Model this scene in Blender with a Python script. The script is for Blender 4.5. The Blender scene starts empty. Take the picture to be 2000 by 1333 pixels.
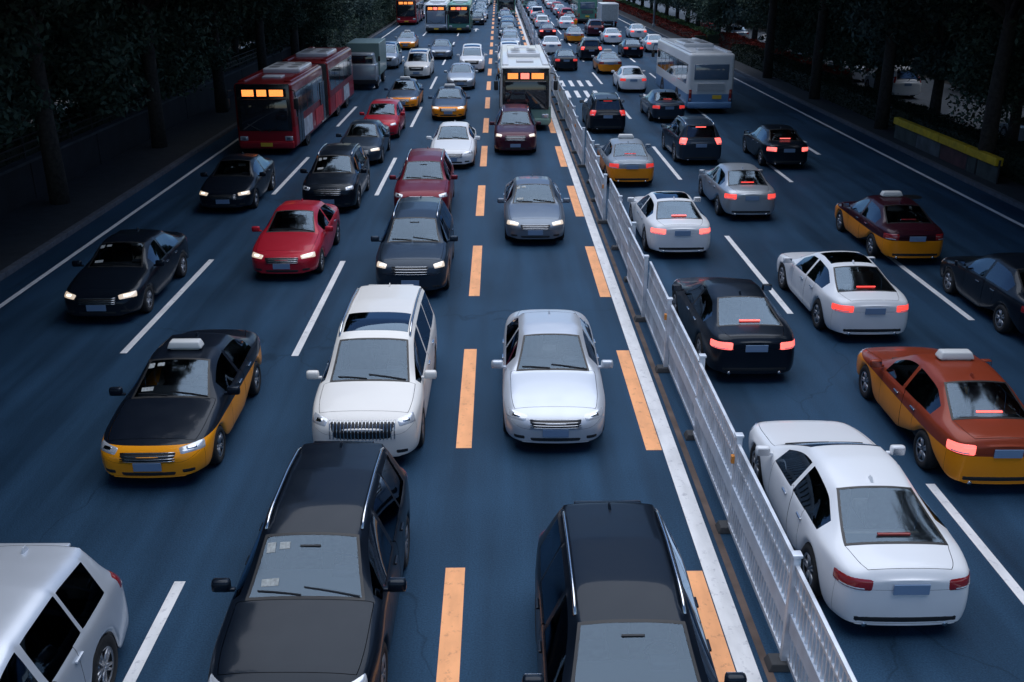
import bpy, bmesh, math, random
import numpy as np
from mathutils import Vector, Matrix
from mathutils.bvhtree import BVHTree

# ------------------------------------------------------------------ camera, sky, sun, exposure
SC = bpy.context.scene
F = 1917.0; PITCH = math.atan(750.5 / F); YAW = math.atan(28 * math.cos(PITCH) / F)
HC = 8.5 * math.cos(PITCH)
cam = bpy.data.cameras.new("camera"); cam.lens = 36 * F / 2000; cam.sensor_width = 36
cam.clip_start = 0.1; cam.clip_end = 3000
cam_o = bpy.data.objects.new("camera", cam); SC.collection.objects.link(cam_o)
cam_o.location = (0, 0, HC); cam_o.rotation_euler = (math.pi / 2 - PITCH, 0, -YAW)
SC.camera = cam_o
SUN_EL = math.radians(80); SUN_AZ = math.radians(20)
w = bpy.data.worlds.new("World"); SC.world = w; w.use_nodes = True
nt = w.node_tree; bg = nt.nodes['Background']
sky = nt.nodes.new('ShaderNodeTexSky'); sky.sky_type = 'NISHITA'; sky.sun_disc = False
sky.sun_elevation = SUN_EL; sky.sun_rotation = SUN_AZ; sky.ozone_density = 6; sky.dust_density = .4; sky.air_density = 1.0
nt.links.new(sky.outputs[0], bg.inputs[0]); bg.inputs[1].default_value = 0.055
sun = bpy.data.lights.new("sun", 'SUN'); sun.energy = 1.1; sun.angle = math.radians(78); sun.color = (.97, .98, 1.0)
sun_o = bpy.data.objects.new("sun", sun); SC.collection.objects.link(sun_o)
sun_o.rotation_euler = (math.pi / 2 - SUN_EL, 0, math.pi - SUN_AZ)
SC.view_settings.view_transform = 'Standard'; SC.view_settings.look = 'None'
SC.view_settings.exposure = 1.38; SC.view_settings.gamma = 1
SC.cycles.max_bounces = 6; SC.cycles.transparent_max_bounces = 12

# ------------------------------------------------------------------ helpers
RND = random.Random(7)
C = SC.collection
def px2g(px, py, h=0.25):
    """the point at height h which stands at pixel (px, py) of the 2000 px wide photograph"""
    d = Vector(((px - 1000) / F, -(py - 666.5) / F, -1.0))
    d = cam_o.rotation_euler.to_matrix() @ d
    t = (h - HC) / d.z
    return Vector((d.x * t, d.y * t, h))

def nodes(m):
    m.use_nodes = True
    return m.node_tree, m.node_tree.nodes['Principled BSDF']
MATS = {}
def mat(name, col, rough=.5, metal=0, coat=0, emit=None, es=0, noise=0, nscale=8, bump=0, spec=.5, trans=0):
    if name in MATS: return MATS[name]
    m = bpy.data.materials.new(name); t, b = nodes(m)
    b.inputs['Base Color'].default_value = (*col, 1); b.inputs['Roughness'].default_value = rough
    b.inputs['Metallic'].default_value = metal; b.inputs['Coat Weight'].default_value = coat
    b.inputs['Coat Roughness'].default_value = .06; b.inputs['Specular IOR Level'].default_value = spec
    if emit: b.inputs['Emission Color'].default_value = (*emit, 1); b.inputs['Emission Strength'].default_value = es
    if noise or bump:
        tc = t.nodes.new('ShaderNodeTexCoord'); n = t.nodes.new('ShaderNodeTexNoise')
        n.inputs['Scale'].default_value = nscale; n.inputs['Detail'].default_value = 6
        t.links.new(tc.outputs['Object'], n.inputs['Vector'])
    if noise:
        r = t.nodes.new('ShaderNodeMapRange'); r.inputs[1].default_value = .3; r.inputs[2].default_value = .7
        r.inputs[3].default_value = 1 - noise; r.inputs[4].default_value = 1 + noise
        t.links.new(n.outputs[0], r.inputs[0])
        mx = t.nodes.new('ShaderNodeVectorMath'); mx.operation = 'SCALE'; mx.inputs[0].default_value = col
        t.links.new(r.outputs[0], mx.inputs['Scale']); t.links.new(mx.outputs[0], b.inputs['Base Color'])
    if bump:
        bp = t.nodes.new('ShaderNodeBump'); bp.inputs['Strength'].default_value = bump
        t.links.new(n.outputs[0], bp.inputs['Height']); t.links.new(bp.outputs[0], b.inputs['Normal'])
    MATS[name] = m
    return m

def paint(name, col, metal=.25, low=None, zcut=.72, zlow=.3):
    """car paint with road dust; low = second colour of the lower body (taxis, coach)"""
    key = 'paint_' + name
    if key in MATS: return MATS[key]
    m = bpy.data.materials.new(key); t, b = nodes(m)
    b.inputs['Roughness'].default_value = .32; b.inputs['Metallic'].default_value = metal
    b.inputs['Coat Weight'].default_value = .33; b.inputs['Coat IOR'].default_value = 1.45; b.inputs['Coat Tint'].default_value = (.96, .98, 1, 1); b.inputs['Specular IOR Level'].default_value = .15; b.inputs['Specular Tint'].default_value = (.6, .8, 1, 1); b.inputs['Coat Roughness'].default_value = .07
    tc = t.nodes.new('ShaderNodeTexCoord'); sep = t.nodes.new('ShaderNodeSeparateXYZ')
    t.links.new(tc.outputs['Object'], sep.inputs[0])
    n = t.nodes.new('ShaderNodeTexNoise'); n.inputs['Scale'].default_value = 3.5; n.inputs['Detail'].default_value = 7
    t.links.new(tc.outputs['Object'], n.inputs['Vector'])
    base = None
    if low:
        gt = t.nodes.new('ShaderNodeMath'); gt.operation = 'GREATER_THAN'; gt.inputs[1].default_value = zcut
        t.links.new(sep.outputs[2], gt.inputs[0])
        lm = t.nodes.new('ShaderNodeMix'); lm.data_type = 'RGBA'
        lm.inputs[6].default_value = (*low, 1); lm.inputs[7].default_value = (*col, 1)
        t.links.new(gt.outputs[0], lm.inputs[0]); base = lm.outputs[2]
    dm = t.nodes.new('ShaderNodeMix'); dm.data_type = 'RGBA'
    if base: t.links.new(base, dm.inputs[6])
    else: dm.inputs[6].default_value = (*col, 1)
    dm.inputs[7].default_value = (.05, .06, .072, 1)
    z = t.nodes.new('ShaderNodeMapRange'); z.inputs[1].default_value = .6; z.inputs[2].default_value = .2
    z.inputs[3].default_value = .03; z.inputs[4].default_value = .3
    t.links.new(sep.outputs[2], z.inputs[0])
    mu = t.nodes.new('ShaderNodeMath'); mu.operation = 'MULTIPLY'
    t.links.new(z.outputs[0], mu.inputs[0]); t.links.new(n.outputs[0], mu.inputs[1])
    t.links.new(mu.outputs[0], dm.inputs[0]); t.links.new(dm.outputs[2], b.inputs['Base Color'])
    rr = t.nodes.new('ShaderNodeMapRange'); rr.inputs[3].default_value = .22; rr.inputs[4].default_value = .45
    t.links.new(n.outputs[0], rr.inputs[0]); t.links.new(rr.outputs[0], b.inputs['Roughness'])
    MATS[key] = m
    return m

def glass_mat(name, tint, refl, rough=.03):
    m = bpy.data.materials.new(name); m.use_nodes = True; t = m.node_tree; t.nodes.clear()
    o = t.nodes.new('ShaderNodeOutputMaterial'); g = t.nodes.new('ShaderNodeBsdfGlossy'); g.inputs['Roughness'].default_value = rough
    g.inputs['Color'].default_value = (.58, .78, 1, 1)
    tr = t.nodes.new('ShaderNodeBsdfTransparent'); tr.inputs[0].default_value = (*tint, 1)
    f = t.nodes.new('ShaderNodeFresnel'); f.inputs[0].default_value = 1.6
    a = t.nodes.new('ShaderNodeMath'); a.operation = 'ADD'; a.inputs[1].default_value = refl; a.use_clamp = True
    t.links.new(f.outputs[0], a.inputs[0])
    mx = t.nodes.new('ShaderNodeMixShader'); t.links.new(a.outputs[0], mx.inputs[0])
    t.links.new(tr.outputs[0], mx.inputs[1]); t.links.new(g.outputs[0], mx.inputs[2]); t.links.new(mx.outputs[0], o.inputs[0])
    return m
GLASS = glass_mat('windscreen_glass', (.55, .63, .68), .035, .07)
SIDEGLASS = glass_mat('tinted_side_glass', (.10, .12, .14), .05)
TYRE = mat('tyre_rubber', (.012, .012, .013), .8, noise=.3, nscale=20)
RIM = mat('alloy', (.42, .43, .45), .35, .8)
TRIM = mat('black_plastic', (.012, .013, .015), .45)
CHROME = mat('chrome', (.6, .62, .65), .15, 1)
SEAT = mat('seat_cloth', (.09, .085, .085), .9, noise=.2)
SEATL = mat('seat_pale_cloth', (.22, .19, .16), .9, noise=.2)
DASH = mat('dashboard_vinyl', (.05, .052, .058), .6)
PLATE = mat('blue_plate', (.17, .26, .40), .4)
PLATEW = mat('pale_plate', (.5, .52, .55), .4)
PLATEY = mat('yellow_plate', (.75, .48, .04), .4)
LENS = mat('clear_lens', (.55, .58, .62), .12, .35, 1)
LENSON = mat('lit_headlamp', (.6, .58, .52), .15, .2, 1, (1, .78, .58), .22)
BULBON = mat('lit_bulb', (.9, .85, .75), .15, .2, 1, (1, .80, .60), 1.1)
TAIL = mat('red_lens', (.28, .012, .015), .15, 0, 1)
TAILON = mat('lit_red_lens', (.5, .02, .02), .15, 0, 1, (1, .075, .06), .5)
TAILON2 = mat('dim_lit_red_lens', (.45, .02, .02), .15, 0, 1, (1, .06, .05), .22)
TAILON3 = mat('bright_lit_red_lens', (.55, .03, .03), .15, 0, 1, (1, .14, .12), .85)
TAXISIGN = mat('taxi_sign_plastic', (.62, .63, .62), .4)

def mesh(name, verts, faces, m=None, smooth=False):
    me = bpy.data.meshes.new(name); me.from_pydata([tuple(v) for v in verts], [], faces); me.update()
    if m: me.materials.append(m)
    if smooth: me.shade_smooth()
    return me
class MB:
    """collects shapes that belong to ONE part"""
    def __init__(s): s.v = []; s.f = []
    def add(s, v, f):
        o = len(s.v); s.v += [tuple(x) for x in v]; s.f += [[i + o for i in q] for q in f]; return s
    def box(s, c, d, rz=0, taper=1.0, bev=0):
        bm = bmesh.new(); bmesh.ops.create_cube(bm, size=1)
        for v in bm.verts:
            k = taper if v.co.z > 0 else 1
            v.co = Vector((v.co.x * d[0] * k, v.co.y * d[1] * k, v.co.z * d[2]))
        if bev: bmesh.ops.bevel(bm, geom=bm.edges[:], offset=bev, segments=2, affect='EDGES', profile=.6)
        R = Matrix.Rotation(rz, 3, 'Z'); bm.verts.index_update()
        s.add([R @ v.co + Vector(c) for v in bm.verts], [[v.index for v in f.verts] for f in bm.faces]); bm.free(); return s
    def tube(s, pts, r, n=8):
        pts = [Vector(p) for p in pts]; o = []; rs = r if isinstance(r, (list, tuple)) else [r] * len(pts)
        for i, p in enumerate(pts):
            t = (pts[min(i + 1, len(pts) - 1)] - pts[max(i - 1, 0)]).normalized()
            a = t.orthogonal().normalized() if abs(t.z) > .9 else Vector((0, 0, 1)).cross(t).normalized(); b = t.cross(a)
            o += [p + (a * math.cos(q * 2 * math.pi / n) + b * math.sin(q * 2 * math.pi / n)) * rs[i] for q in range(n)]
        f = [[i * n + j, i * n + (j + 1) % n, (i + 1) * n + (j + 1) % n, (i + 1) * n + j] for i in range(len(pts) - 1) for j in range(n)]
        f += [list(range(n))[::-1], [(len(pts) - 1) * n + j for j in range(n)]]
        return s.add(o, f)
    def lathe_x(s, prof, c, n=28, flip=1):
        v = []; k = len(prof)
        for i in range(n):
            a = 2 * math.pi * i / n
            v += [(c[0] + x * flip, c[1] + r * math.cos(a), c[2] + r * math.sin(a)) for x, r in prof]
        f = [[i * k + j, i * k + j + 1, ((i + 1) % n) * k + j + 1, ((i + 1) % n) * k + j] for i in range(n) for j in range(k - 1)]
        return s.add(v, f)
    def mesh(s, name, m=None, smooth=False): return mesh(name, s.v, s.f, m, smooth)

def obj(name, me, parent=None, **kw):
    o = bpy.data.objects.new(name, me); C.objects.link(o)
    if parent: o.parent = parent
    for k, v in kw.items(): o[k] = v
    return o
def struct(name, me, kind='structure', **kw): return obj(name, me, kind=kind, **kw)
def thing(name, label, cat, loc=(0, 0, 0), rz=0, group=None, me=None):
    o = bpy.data.objects.new(name, me); C.objects.link(o); o.location = loc; o.rotation_euler = (0, 0, rz)
    o['label'] = label; o['category'] = cat
    if group: o['group'] = group
    return o

class Tpl:
    """a kind of thing: its parts, shared by every copy"""
    def __init__(s): s.parts = []
    def add(s, name, me, parent=-1, role=None, near=False):
        s.parts.append((name, me, parent, role, near)); return len(s.parts) - 1
    def place(s, name, label, cat, loc, rz, group, roles, far=False, ab={}):
        t = thing(name, label, cat, loc, rz, group); made = []
        for (n, me, par, role, near) in s.parts:
            if (near and far) or (role in ab.get('skip', ())): made.append(None); continue
            o = obj(n, me, t if par < 0 else made[par]); made.append(o)
            if role and role in roles:
                o.material_slots[0].link = 'OBJECT'; o.material_slots[0].material = roles[role]
        return t

# ------------------------------------------------------------------ car builder (front towards +Y)
def interp(tab, y):
    ys = [p[0] for p in tab]
    if y >= ys[0]: return tab[0][1]
    if y <= ys[-1]: return tab[-1][1]
    for a, b in zip(tab, tab[1:]):
        if b[0] <= y <= a[0]:
            t = (a[0] - y) / (a[0] - b[0] + 1e-9); return a[1] + (b[1] - a[1]) * t

def car_tpl(P):
    T = Tpl(); L = P['L']; W = P['W'] / 2; hy = L / 2
    wf, wr_ = P['wf'], P['wr']; R = P.get('R', .33); AR = R + .055
    cowl, head, rhead, rbase = P['cowl'], P['head'], P['rhead'], P['rbase']
    ws = []
    for yc in (wf, wr_): ws += [yc + AR * k for k in (1.08, .72, 0, -.72, -1.08)]
    bp = P['bp']
    ys = sorted(set([round(v, 3) for v in [hy, hy - .07, hy - .26, cowl, cowl - .04, (cowl + head) / 2, head, bp + .04, bp - .04, rhead,
         (rhead + rbase) / 2, rbase, -hy + .22, -hy + .07, -hy] + P.get('ex', []) + ws]), reverse=True)
    # drop stations that nearly coincide (keep the design ones)
    key = [hy, cowl, head, bp + .04, bp - .04, rhead, rbase, -hy]
    out = []
    for y in ys:
        if out and out[-1] - y < .05:
            if any(abs(y - k) < .002 for k in key) and not any(abs(out[-1] - k) < .002 for k in key): out[-1] = y
            elif any(abs(y - k) < .002 for k in key): out.append(y)
            continue
        out.append(y)
    ys = out
    zc = interp(P['top'], cowl); zr = interp(P['top'], rbase)
    def sect(y):
        w_ = interp(P['wid'], y) * W; zt = interp(P['top'], y); zb = interp(P['belt'], y)
        if y >= head: g = max(0, min(1, (zt - zc) / (interp(P['top'], head) - zc))) if y < cowl else 0
        elif y <= rhead: g = max(0, min(1, (zt - zr) / (interp(P['top'], rhead) - zr))) if y > rbase else 0
        else: g = 1
        wr = P['wroof']
        z0 = .19 if abs(y) < hy - .3 else .24
        zs = z0 + .02; arch = 0
        for yc in (wf, wr_):
            d = abs(y - yc)
            if d < AR * 1.0: zs = max(zs, R + math.sqrt(max(0, (AR * 1.03) ** 2 - d * d))); arch = 1
        z3 = max(.36, zs + .035); z4 = max(.58, z3 + .05); z4 = min(z4, zb - .10)
        z3 = min(z3, z4 - .04)
        sh = P.get('shoulder', .02)
        lo = [(0, z0), (W * .62, z0 + .0), (w_ - .035, zs), (w_ - .004, z3), (w_, z4), (w_ - sh, zb - .06), (w_ - .065, zb)]
        hood = [(w_ - .14, zb + .45 * (zt - zb)), (w_ - .24, zb + .72 * (zt - zb)), (w_ * .42, zb + .95 * (zt - zb)), (0, zt)]
        roof = [(wr + .035, zt - .105), (wr - .045, zt - .035), (wr * .5, zt - .006), (0, zt)]
        hi = []
        for (hx, hz), (rx, rz) in zip(hood, roof):
            x = hx + (rx - hx) * g; z = (hz - zt) * (1 - g) + (rz - zt) * g + zt
            hi.append((x, z))
        if 0 < g < 1: hi[0] = (hi[0][0], max(hi[0][1], zb + .02))
        return lo + hi
    n = 11; V = []; FA = []; MI = []
    ring = []  # per station: index list left->right over the top and bottom (20 unique)
    for y in ys:
        s = sect(y); idx = {}
        for j, (x, z) in enumerate(s):
            if j in (0, n - 1): idx[(j, 0)] = len(V); V.append((0, y, z))
            else:
                for sd in (-1, 1): idx[(j, sd)] = len(V); V.append((x * sd, y, z))
        ring.append(idx)
    def I(i, j, sd): return ring[i].get((j, sd), ring[i].get((j, 0)))
    MZ = dict(body=0, windscreen=1, rear_window=2, hood=3, boot_lid=4, roof_panel=13)
    def region(i, j, sd):
        ya, yb = ys[i], ys[i + 1]; e = .004; s = 0 if sd < 0 else 1
        if j >= 8:
            if yb >= head - e and ya <= cowl + e: return 1
            if yb >= rbase - e and ya <= rhead + e: return 2
            if ya <= hy - .26 + e + P.get('hoodf', 0) and yb >= cowl - e: return 3
            if P['boot'] and ya <= rbase + e and yb >= -hy + .07 - e: return 4
            if P.get('sun') and P['sun'][0] + e >= ya and yb >= P['sun'][1] - e: return 14
        if j == 7 and ya <= hy - .26 + e and yb >= cowl - e: return 3
        if j == 6 and yb >= P['qg'] - e and ya <= cowl - .03:
            if abs(ya - (bp + .04)) < e: return 12
            for q in P.get('pil', []):
                if abs(ya - q) < .03: return 12
            return (5 if yb >= bp - e else 7) + s
        if 2 <= j <= 4 and yb >= hy - .26 - e: return 11
        if 2 <= j <= 4 and ya <= -hy + .22 + e: return 10
        if 3 <= j <= 5 or j == 2:
            if yb >= bp - .041 and ya <= P['doorf'] + e: return 9 if False else (15 + s)
            if ya <= bp - .039 and yb >= P['doorr'] - e: return 17 + s
        if j <= 1: return 19
        return 0
    for i in range(len(ys) - 1):
        for j in range(n - 1):
            for sd in (-1, 1):
                q = [I(i, j, sd), I(i, j + 1, sd), I(i + 1, j + 1, sd), I(i + 1, j, sd)]
                if sd > 0: q = q[::-1]
                FA.append(q); MI.append(region(i, j, sd))
    # end caps with a bulged middle
    for i, s in ((0, 1), (len(ys) - 1, -1)):
        cols = [-1, -.55, 0, .55, 1]; G = []
        for j in range(1, n - 1):
            x, y, z = V[I(i, j, 1)]; row = []
            for c in cols:
                if abs(c) == 1: row.append(I(i, j, int(c)))
                else: row.append(len(V)); V.append((x * c, y + s * P.get('bulge', .05) * (1 - c * c) * (1 if s > 0 else .6), z + (.012 * (1 - c * c) if j > 5 else 0)))
            G.append(row)
        for jj, (a, b) in enumerate(zip(G, G[1:])):
            for c in range(4):
                q = [a[c], a[c + 1], b[c + 1], b[c]]
                FA.append(q if s < 0 else q[::-1]); MI.append((11 if s > 0 else 10) if 1 <= jj <= 3 else 0)
        q = G[-1] + [I(i, n - 1, 0)]; FA.append(q if s < 0 else q[::-1]); MI.append(0)
        q = G[0] + [I(i, 0, 0)]; FA.append(q[::-1] if s < 0 else q); MI.append(19)
    me = bpy.data.meshes.new('cage'); me.from_pydata(V, [], FA); me.update()
    me.polygons.foreach_set('material_index', MI)
    for k in range(20): me.materials.append(TRIM)
    bm = bmesh.new(); bm.from_mesh(me)
    cr = bm.edges.layers.float.new('crease_edge')
    for e_ in bm.edges:
        if len(e_.link_faces) == 2:
            a, b = [f.material_index for f in e_.link_faces]
            if a != b:
                if {a, b} & {1, 2, 5, 6, 7, 8}: e_[cr] = .8
                elif {a, b} & {3, 4}: e_[cr] = .25
                elif 19 in (a, b): e_[cr] = .5
    cv = bm.verts.layers.float.new('crease_vert')
    for v_ in bm.verts:
        ce = [e_ for e_ in v_.link_edges if e_[cr] > .5]
        for a in range(len(ce)):
            for b in range(a):
                p = (ce[a].other_vert(v_).co - v_.co).normalized(); q = (ce[b].other_vert(v_).co - v_.co).normalized()
                if -.80 < p.dot(q) < .6 and len(ce) == 2: v_[cv] = .62
    bmesh.ops.recalc_face_normals(bm, faces=bm.faces[:]); bm.to_mesh(me); bm.free()
    o = bpy.data.objects.new('cage', me); C.objects.link(o)
    md = o.modifiers.new('s', 'SUBSURF'); md.levels = 2; md.render_levels = 2; md.use_creases = True
    dg = bpy.context.evaluated_depsgraph_get(); ev = o.evaluated_get(dg)
    full = bpy.data.meshes.new_from_object(ev); bpy.data.objects.remove(o)
    fb = bmesh.new(); fb.from_mesh(full); bvh = BVHTree.FromBMesh(fb); fb.free()
    normals = [v.normal.copy() for v in full.vertices]
    def split(idxs, name, m, gap=0, smooth=True, off=0):
        b = bmesh.new(); b.from_mesh(full)
        bmesh.ops.delete(b, geom=[f for f in b.faces if f.material_index not in idxs], context='FACES')
        if not b.faces: b.free(); return None
        if gap:
            r = bmesh.ops.inset_region(b, faces=b.faces[:], thickness=gap, use_boundary=True, use_even_offset=True)
            bmesh.ops.delete(b, geom=r['faces'], context='FACES')
        if off:
            b.normal_update()
            for v in b.verts: v.co += v.normal * off
        for f in b.faces: f.material_index = 0; f.smooth = smooth
        q = bpy.data.meshes.new(name); b.to_mesh(q); b.free(); q.materials.append(m); return q
    WHITE = TRIM
    T.add('body', split([0, 12], 'body', WHITE), role='paint')
    for k, nm, m, role in ((19, 'underbody', TRIM, None), (3, 'hood', WHITE, 'paint'), (4, 'boot_lid', WHITE, 'paint'), (11, 'front_bumper', WHITE, 'paint'), (10, 'rear_bumper', WHITE, 'paint'),
                     (15, 'door', WHITE, 'paint'), (16, 'door', WHITE, 'paint'), (17, 'door', WHITE, 'paint'), (18, 'door', WHITE, 'paint')):
        q = split([k], nm, m, gap=(.004 if k in (10, 11) else .008) if role else 0)
        if q:
            d = T.add(nm, q, role=role)
            if nm == 'door':   # handle
                sd = -1 if k in (15, 17) else 1
                yy = (bp + .14) if k < 17 else (P['doorr'] + .16)
                h = ray(bvh, (sd * 3, yy, interp(P['belt'], yy) - .12), (-sd, 0, 0))
                if h: T.add('handle', MB().box((h.x + sd * .015, yy, h.z), (.03, .18, .03), bev=.008).mesh('handle', CHROME if P.get('chrome') else TRIM), d, role=None if P.get('chrome') else 'paint', near=True)
    for k, nm, m in ((1, 'windscreen', GLASS), (2, 'rear_window', GLASS), (5, 'side_window', SIDEGLASS), (6, 'side_window', SIDEGLASS),
                     (7, 'side_window', SIDEGLASS), (8, 'side_window', SIDEGLASS), (14, 'sunroof', SIDEGLASS)):
        q = split([k], nm, m, gap=.004 if k == 14 else 0)
        if q: T.add(nm, q)
        if q and k in (1, 2):   # dark seal round the glass
            b = bmesh.new(); b.from_mesh(full)
            bmesh.ops.delete(b, geom=[f for f in b.faces if f.material_index != k], context='FACES')
            r = bmesh.ops.inset_region(b, faces=b.faces[:], thickness=.035, use_boundary=True, use_even_offset=True)
            keep = set(r['faces']); bmesh.ops.delete(b, geom=[f for f in b.faces if f not in keep], context='FACES')
            b.normal_update()
            for v in b.verts: v.co += v.normal * .003
            for f in b.faces: f.material_index = 0; f.smooth = True
            s2 = bpy.data.meshes.new('window_seal'); b.to_mesh(s2); b.free(); s2.materials.append(TRIM)
            T.add('window_seal', s2, len(T.parts) - 1)
    # ---- patches that follow the body
    def patch(c, quad, az, el, m, name, nu=10, nv=6, off=.008, rows=None):
        d = Vector((-math.sin(az) * math.cos(el), -math.cos(az) * math.cos(el), -math.sin(el)))
        lat = Vector((math.cos(az), -math.sin(az), 0)); up = lat.cross(d) * -1
        if up.z < 0: up = -up
        (a0, b0), (a1, b1), (a2, b2), (a3, b3) = quad   # bl, br, tr, tl
        pts = []; c = Vector(c)
        for iv in range(nv + 1):
            v = iv / nv
            for iu in range(nu + 1):
                u = iu / nu
                a = (1 - v) * ((1 - u) * a0 + u * a1) + v * ((1 - u) * a3 + u * a2)
                b = (1 - v) * ((1 - u) * b0 + u * b1) + v * ((1 - u) * b3 + u * b2)
                # round the outline a little
                uu = abs(2 * u - 1); vv = abs(2 * v - 1)
                k = 1 - .10 * (uu ** 4) * (vv ** 4) * 1.0
                ca = sum(p[0] for p in quad) / 4; cb = sum(p[1] for p in quad) / 4
                a = ca + (a - ca) * k; b = cb + (b - cb) * k
                o_ = c + lat * a + up * b - d * 3
                h = bvh.ray_cast(o_, d)
                if h[0] is None: h = bvh.find_nearest(c + lat * a + up * b)
                edge = iu in (0, nu) or iv in (0, nv)
                pts.append(h[0] + (h[1] if h[1].dot(d) < 0 else -h[1]) * (-.006 if edge else off))
        f = [[iv * (nu + 1) + iu, iv * (nu + 1) + iu + 1, (iv + 1) * (nu + 1) + iu + 1, (iv + 1) * (nu + 1) + iu] for iv in range(nv) for iu in range(nu)]
        q = mesh(name, pts, f, m, True)
        return q, pts
    for sd in (-1, 1):
        fx, fz, fw, fh, faz = P['hl']
        az = faz * sd
        q, pts = patch((fx * sd, hy - .2, fz), [(-fw * sd, -fh), (fw * sd, -fh * .75), (fw * sd * 1.05, fh * 1.25), (-fw * sd, fh * .55)], az, .30, LENS, 'headlight')
        hi_ = T.add('headlight', q, role='head')
        bl, _ = patch((fx * sd - .02 * sd, hy - .2, fz), [(-fw * .45, -fh * .45), (fw * .45, -fh * .45), (fw * .45, fh * .5), (-fw * .45, fh * .5)], az, .30, CHROME, 'bulb', 6, 4, .014)
        T.add('bulb', bl, hi_, role='headbulb', near=True)
        fx, fz, fw, fh, faz = P['tl']
        q, pts = patch((fx * sd, -hy + .15, fz), [(fw * sd, -fh), (-fw * sd, -fh * .9), (-fw * sd, fh), (fw * sd * 1.05, fh * 1.15)], math.pi - faz * sd, .12, TAIL, 'tail_light')
        ti = T.add('tail_light', q, role='tail')
        bl, _ = patch((fx * sd, -hy + .15, fz - fh * .55), [(-fw * .8, -fh * .22), (fw * .8, -fh * .22), (fw * .8, fh * .22), (-fw * .8, fh * .22)], math.pi - faz * sd, .12, LENS, 'reversing_lamp', 6, 3, .013)
        T.add('reversing_lamp', bl, ti, near=True)
        q, _ = patch((.62 * W / .9 * sd, hy, .34), [(-.12, -.045), (.12, -.045), (.12, .045), (-.12, .045)], .3 * sd, 0, TRIM, 'fog_lamp', 6, 3, .006)
        T.add('fog_lamp', q, near=True)
    gz, gh, gw = P['gr']
    q, gp = patch((0, hy, gz), [(-gw * .82, -gh), (gw * .82, -gh), (gw, gh), (-gw, gh)], 0, .12, TRIM, 'grille', 14, 6, .005)
    gi = T.add('grille', q)
    sl = MB()
    if P.get('vgrille'):
        for k in range(19):
            x = -gw * .88 + gw * 1.76 * k / 18
            pt = [bvh.ray_cast(Vector((x, 5, gz + gh * (-.85 + 1.7 * u / 6))), Vector((0, -1, 0)))[0] for u in range(7)]
            sl.tube([p_ + Vector((0, .012, .004)) for p_ in pt if p_], .0105, 5)
    else:
        for k in range(4):
            z = gz - gh * .7 + gh * 1.4 * k / 3; pt = []
            for u in range(9):
                x = -gw * .86 + gw * 1.72 * u / 8; a = bvh.ray_cast(Vector((x, 5, z)), Vector((0, -1, 0)))[0]
                if a: pt.append(a + Vector((0, .012, 0)))
            if len(pt) > 2: sl.tube(pt, .008, 5)
    if sl.v: T.add('grille_bars', sl.mesh('grille_bars', CHROME, True), gi, near=True)
    q, _ = patch((0, hy, .31), [(-W * .5, -.05), (W * .5, -.05), (W * .56, .05), (-W * .56, .05)], 0, 0, TRIM, 'lower_intake', 10, 3, .004)
    T.add('lower_intake', q)
    h = ray(bvh, (0, 5, .44), (0, -1, 0)); T.add('licence_plate', MB().box((0, h.y + .016, .44), (.44, .02, .14), bev=.004).mesh('licence_plate', PLATE), role='plate')
    h = ray(bvh, (0, -5, P['rp']), (0, 1, 0)); T.add('licence_plate', MB().box((0, h.y - .016, P['rp']), (.44, .02, .14), bev=.004).mesh('licence_plate', PLATE), role='plate')
    if P.get('rbump'):
        q, _ = patch((0, -hy, .33), [(-W * .8, -.06), (W * .8, -.06), (W * .8, .06), (-W * .8, .06)], math.pi, 0, TRIM, 'rear_valance', 12, 3, .004)
        T.add('rear_valance', q, near=True)
    # mirrors
    for sd in (-1, 1):
        x = (interp(P['wid'], cowl - .2) * W + .07) * sd; z = interp(P['belt'], cowl - .2) + .09
        b = MB().box((x + .02 * sd, cowl - .26, z), (.22, .12, .15), bev=.045); b.box((x - .08 * sd, cowl - .25, z - .05), (.12, .06, .04), bev=.01)
        mi = T.add('side_mirror', b.mesh('side_mirror', WHITE, True), role='paint')
        T.add('mirror_glass', MB().box((x + .02 * sd, cowl - .324, z), (.17, .004, .11)).mesh('mirror_glass', CHROME), mi, near=True)
    # wheels
    for sd in (-1, 1):
        for yc in (wf, wr_):
            x = sd * (W - .125); c = (x, yc, R)
            ty = MB().lathe_x([(-.1, R * .62), (-.105, R * .9), (-.085, R * .985), (0, R), (.085, R * .985), (.105, R * .9), (.1, R * .64), (.06, R * .6)], c, 28, sd)
            wi = T.add('wheel', ty.mesh('wheel', TYRE, True))
            rm = MB().lathe_x([(.06, 0.001), (.07, R * .12), (.055, R * .16), (.03, R * .2)], c, 12, sd)
            rm.lathe_x([(.085, R * .56), (.1, R * .66), (.09, R * .70), (.02, R * .62), (-.05, R * .6)], c, 28, sd)
            for k in range(5):
                a0 = 2 * math.pi * k / 5
                for da in (-.13, .13):
                    p0 = (x + .065 * sd, yc + R * .1 * math.cos(a0 + da * 2), R + R * .1 * math.sin(a0 + da * 2))
                    p1 = (x + .075 * sd, yc + R * .62 * math.cos(a0 + da * 1.3), R + R * .62 * math.sin(a0 + da * 1.3))
                    rm.tube([p0, p1], [.03, .022], 5)
            T.add('rim', rm.mesh('rim', RIM, True), wi)
            T.add('brake_disc', MB().lathe_x([(.0, .001), (.0, R * .5), (-.02, R * .55)], c, 16, sd).mesh('brake_disc', mat('brake_iron', (.06, .055, .05), .6, .6)), wi, near=True)
    # cabin
    zb = interp(P['belt'], bp); H = interp(P['top'], bp)
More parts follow.
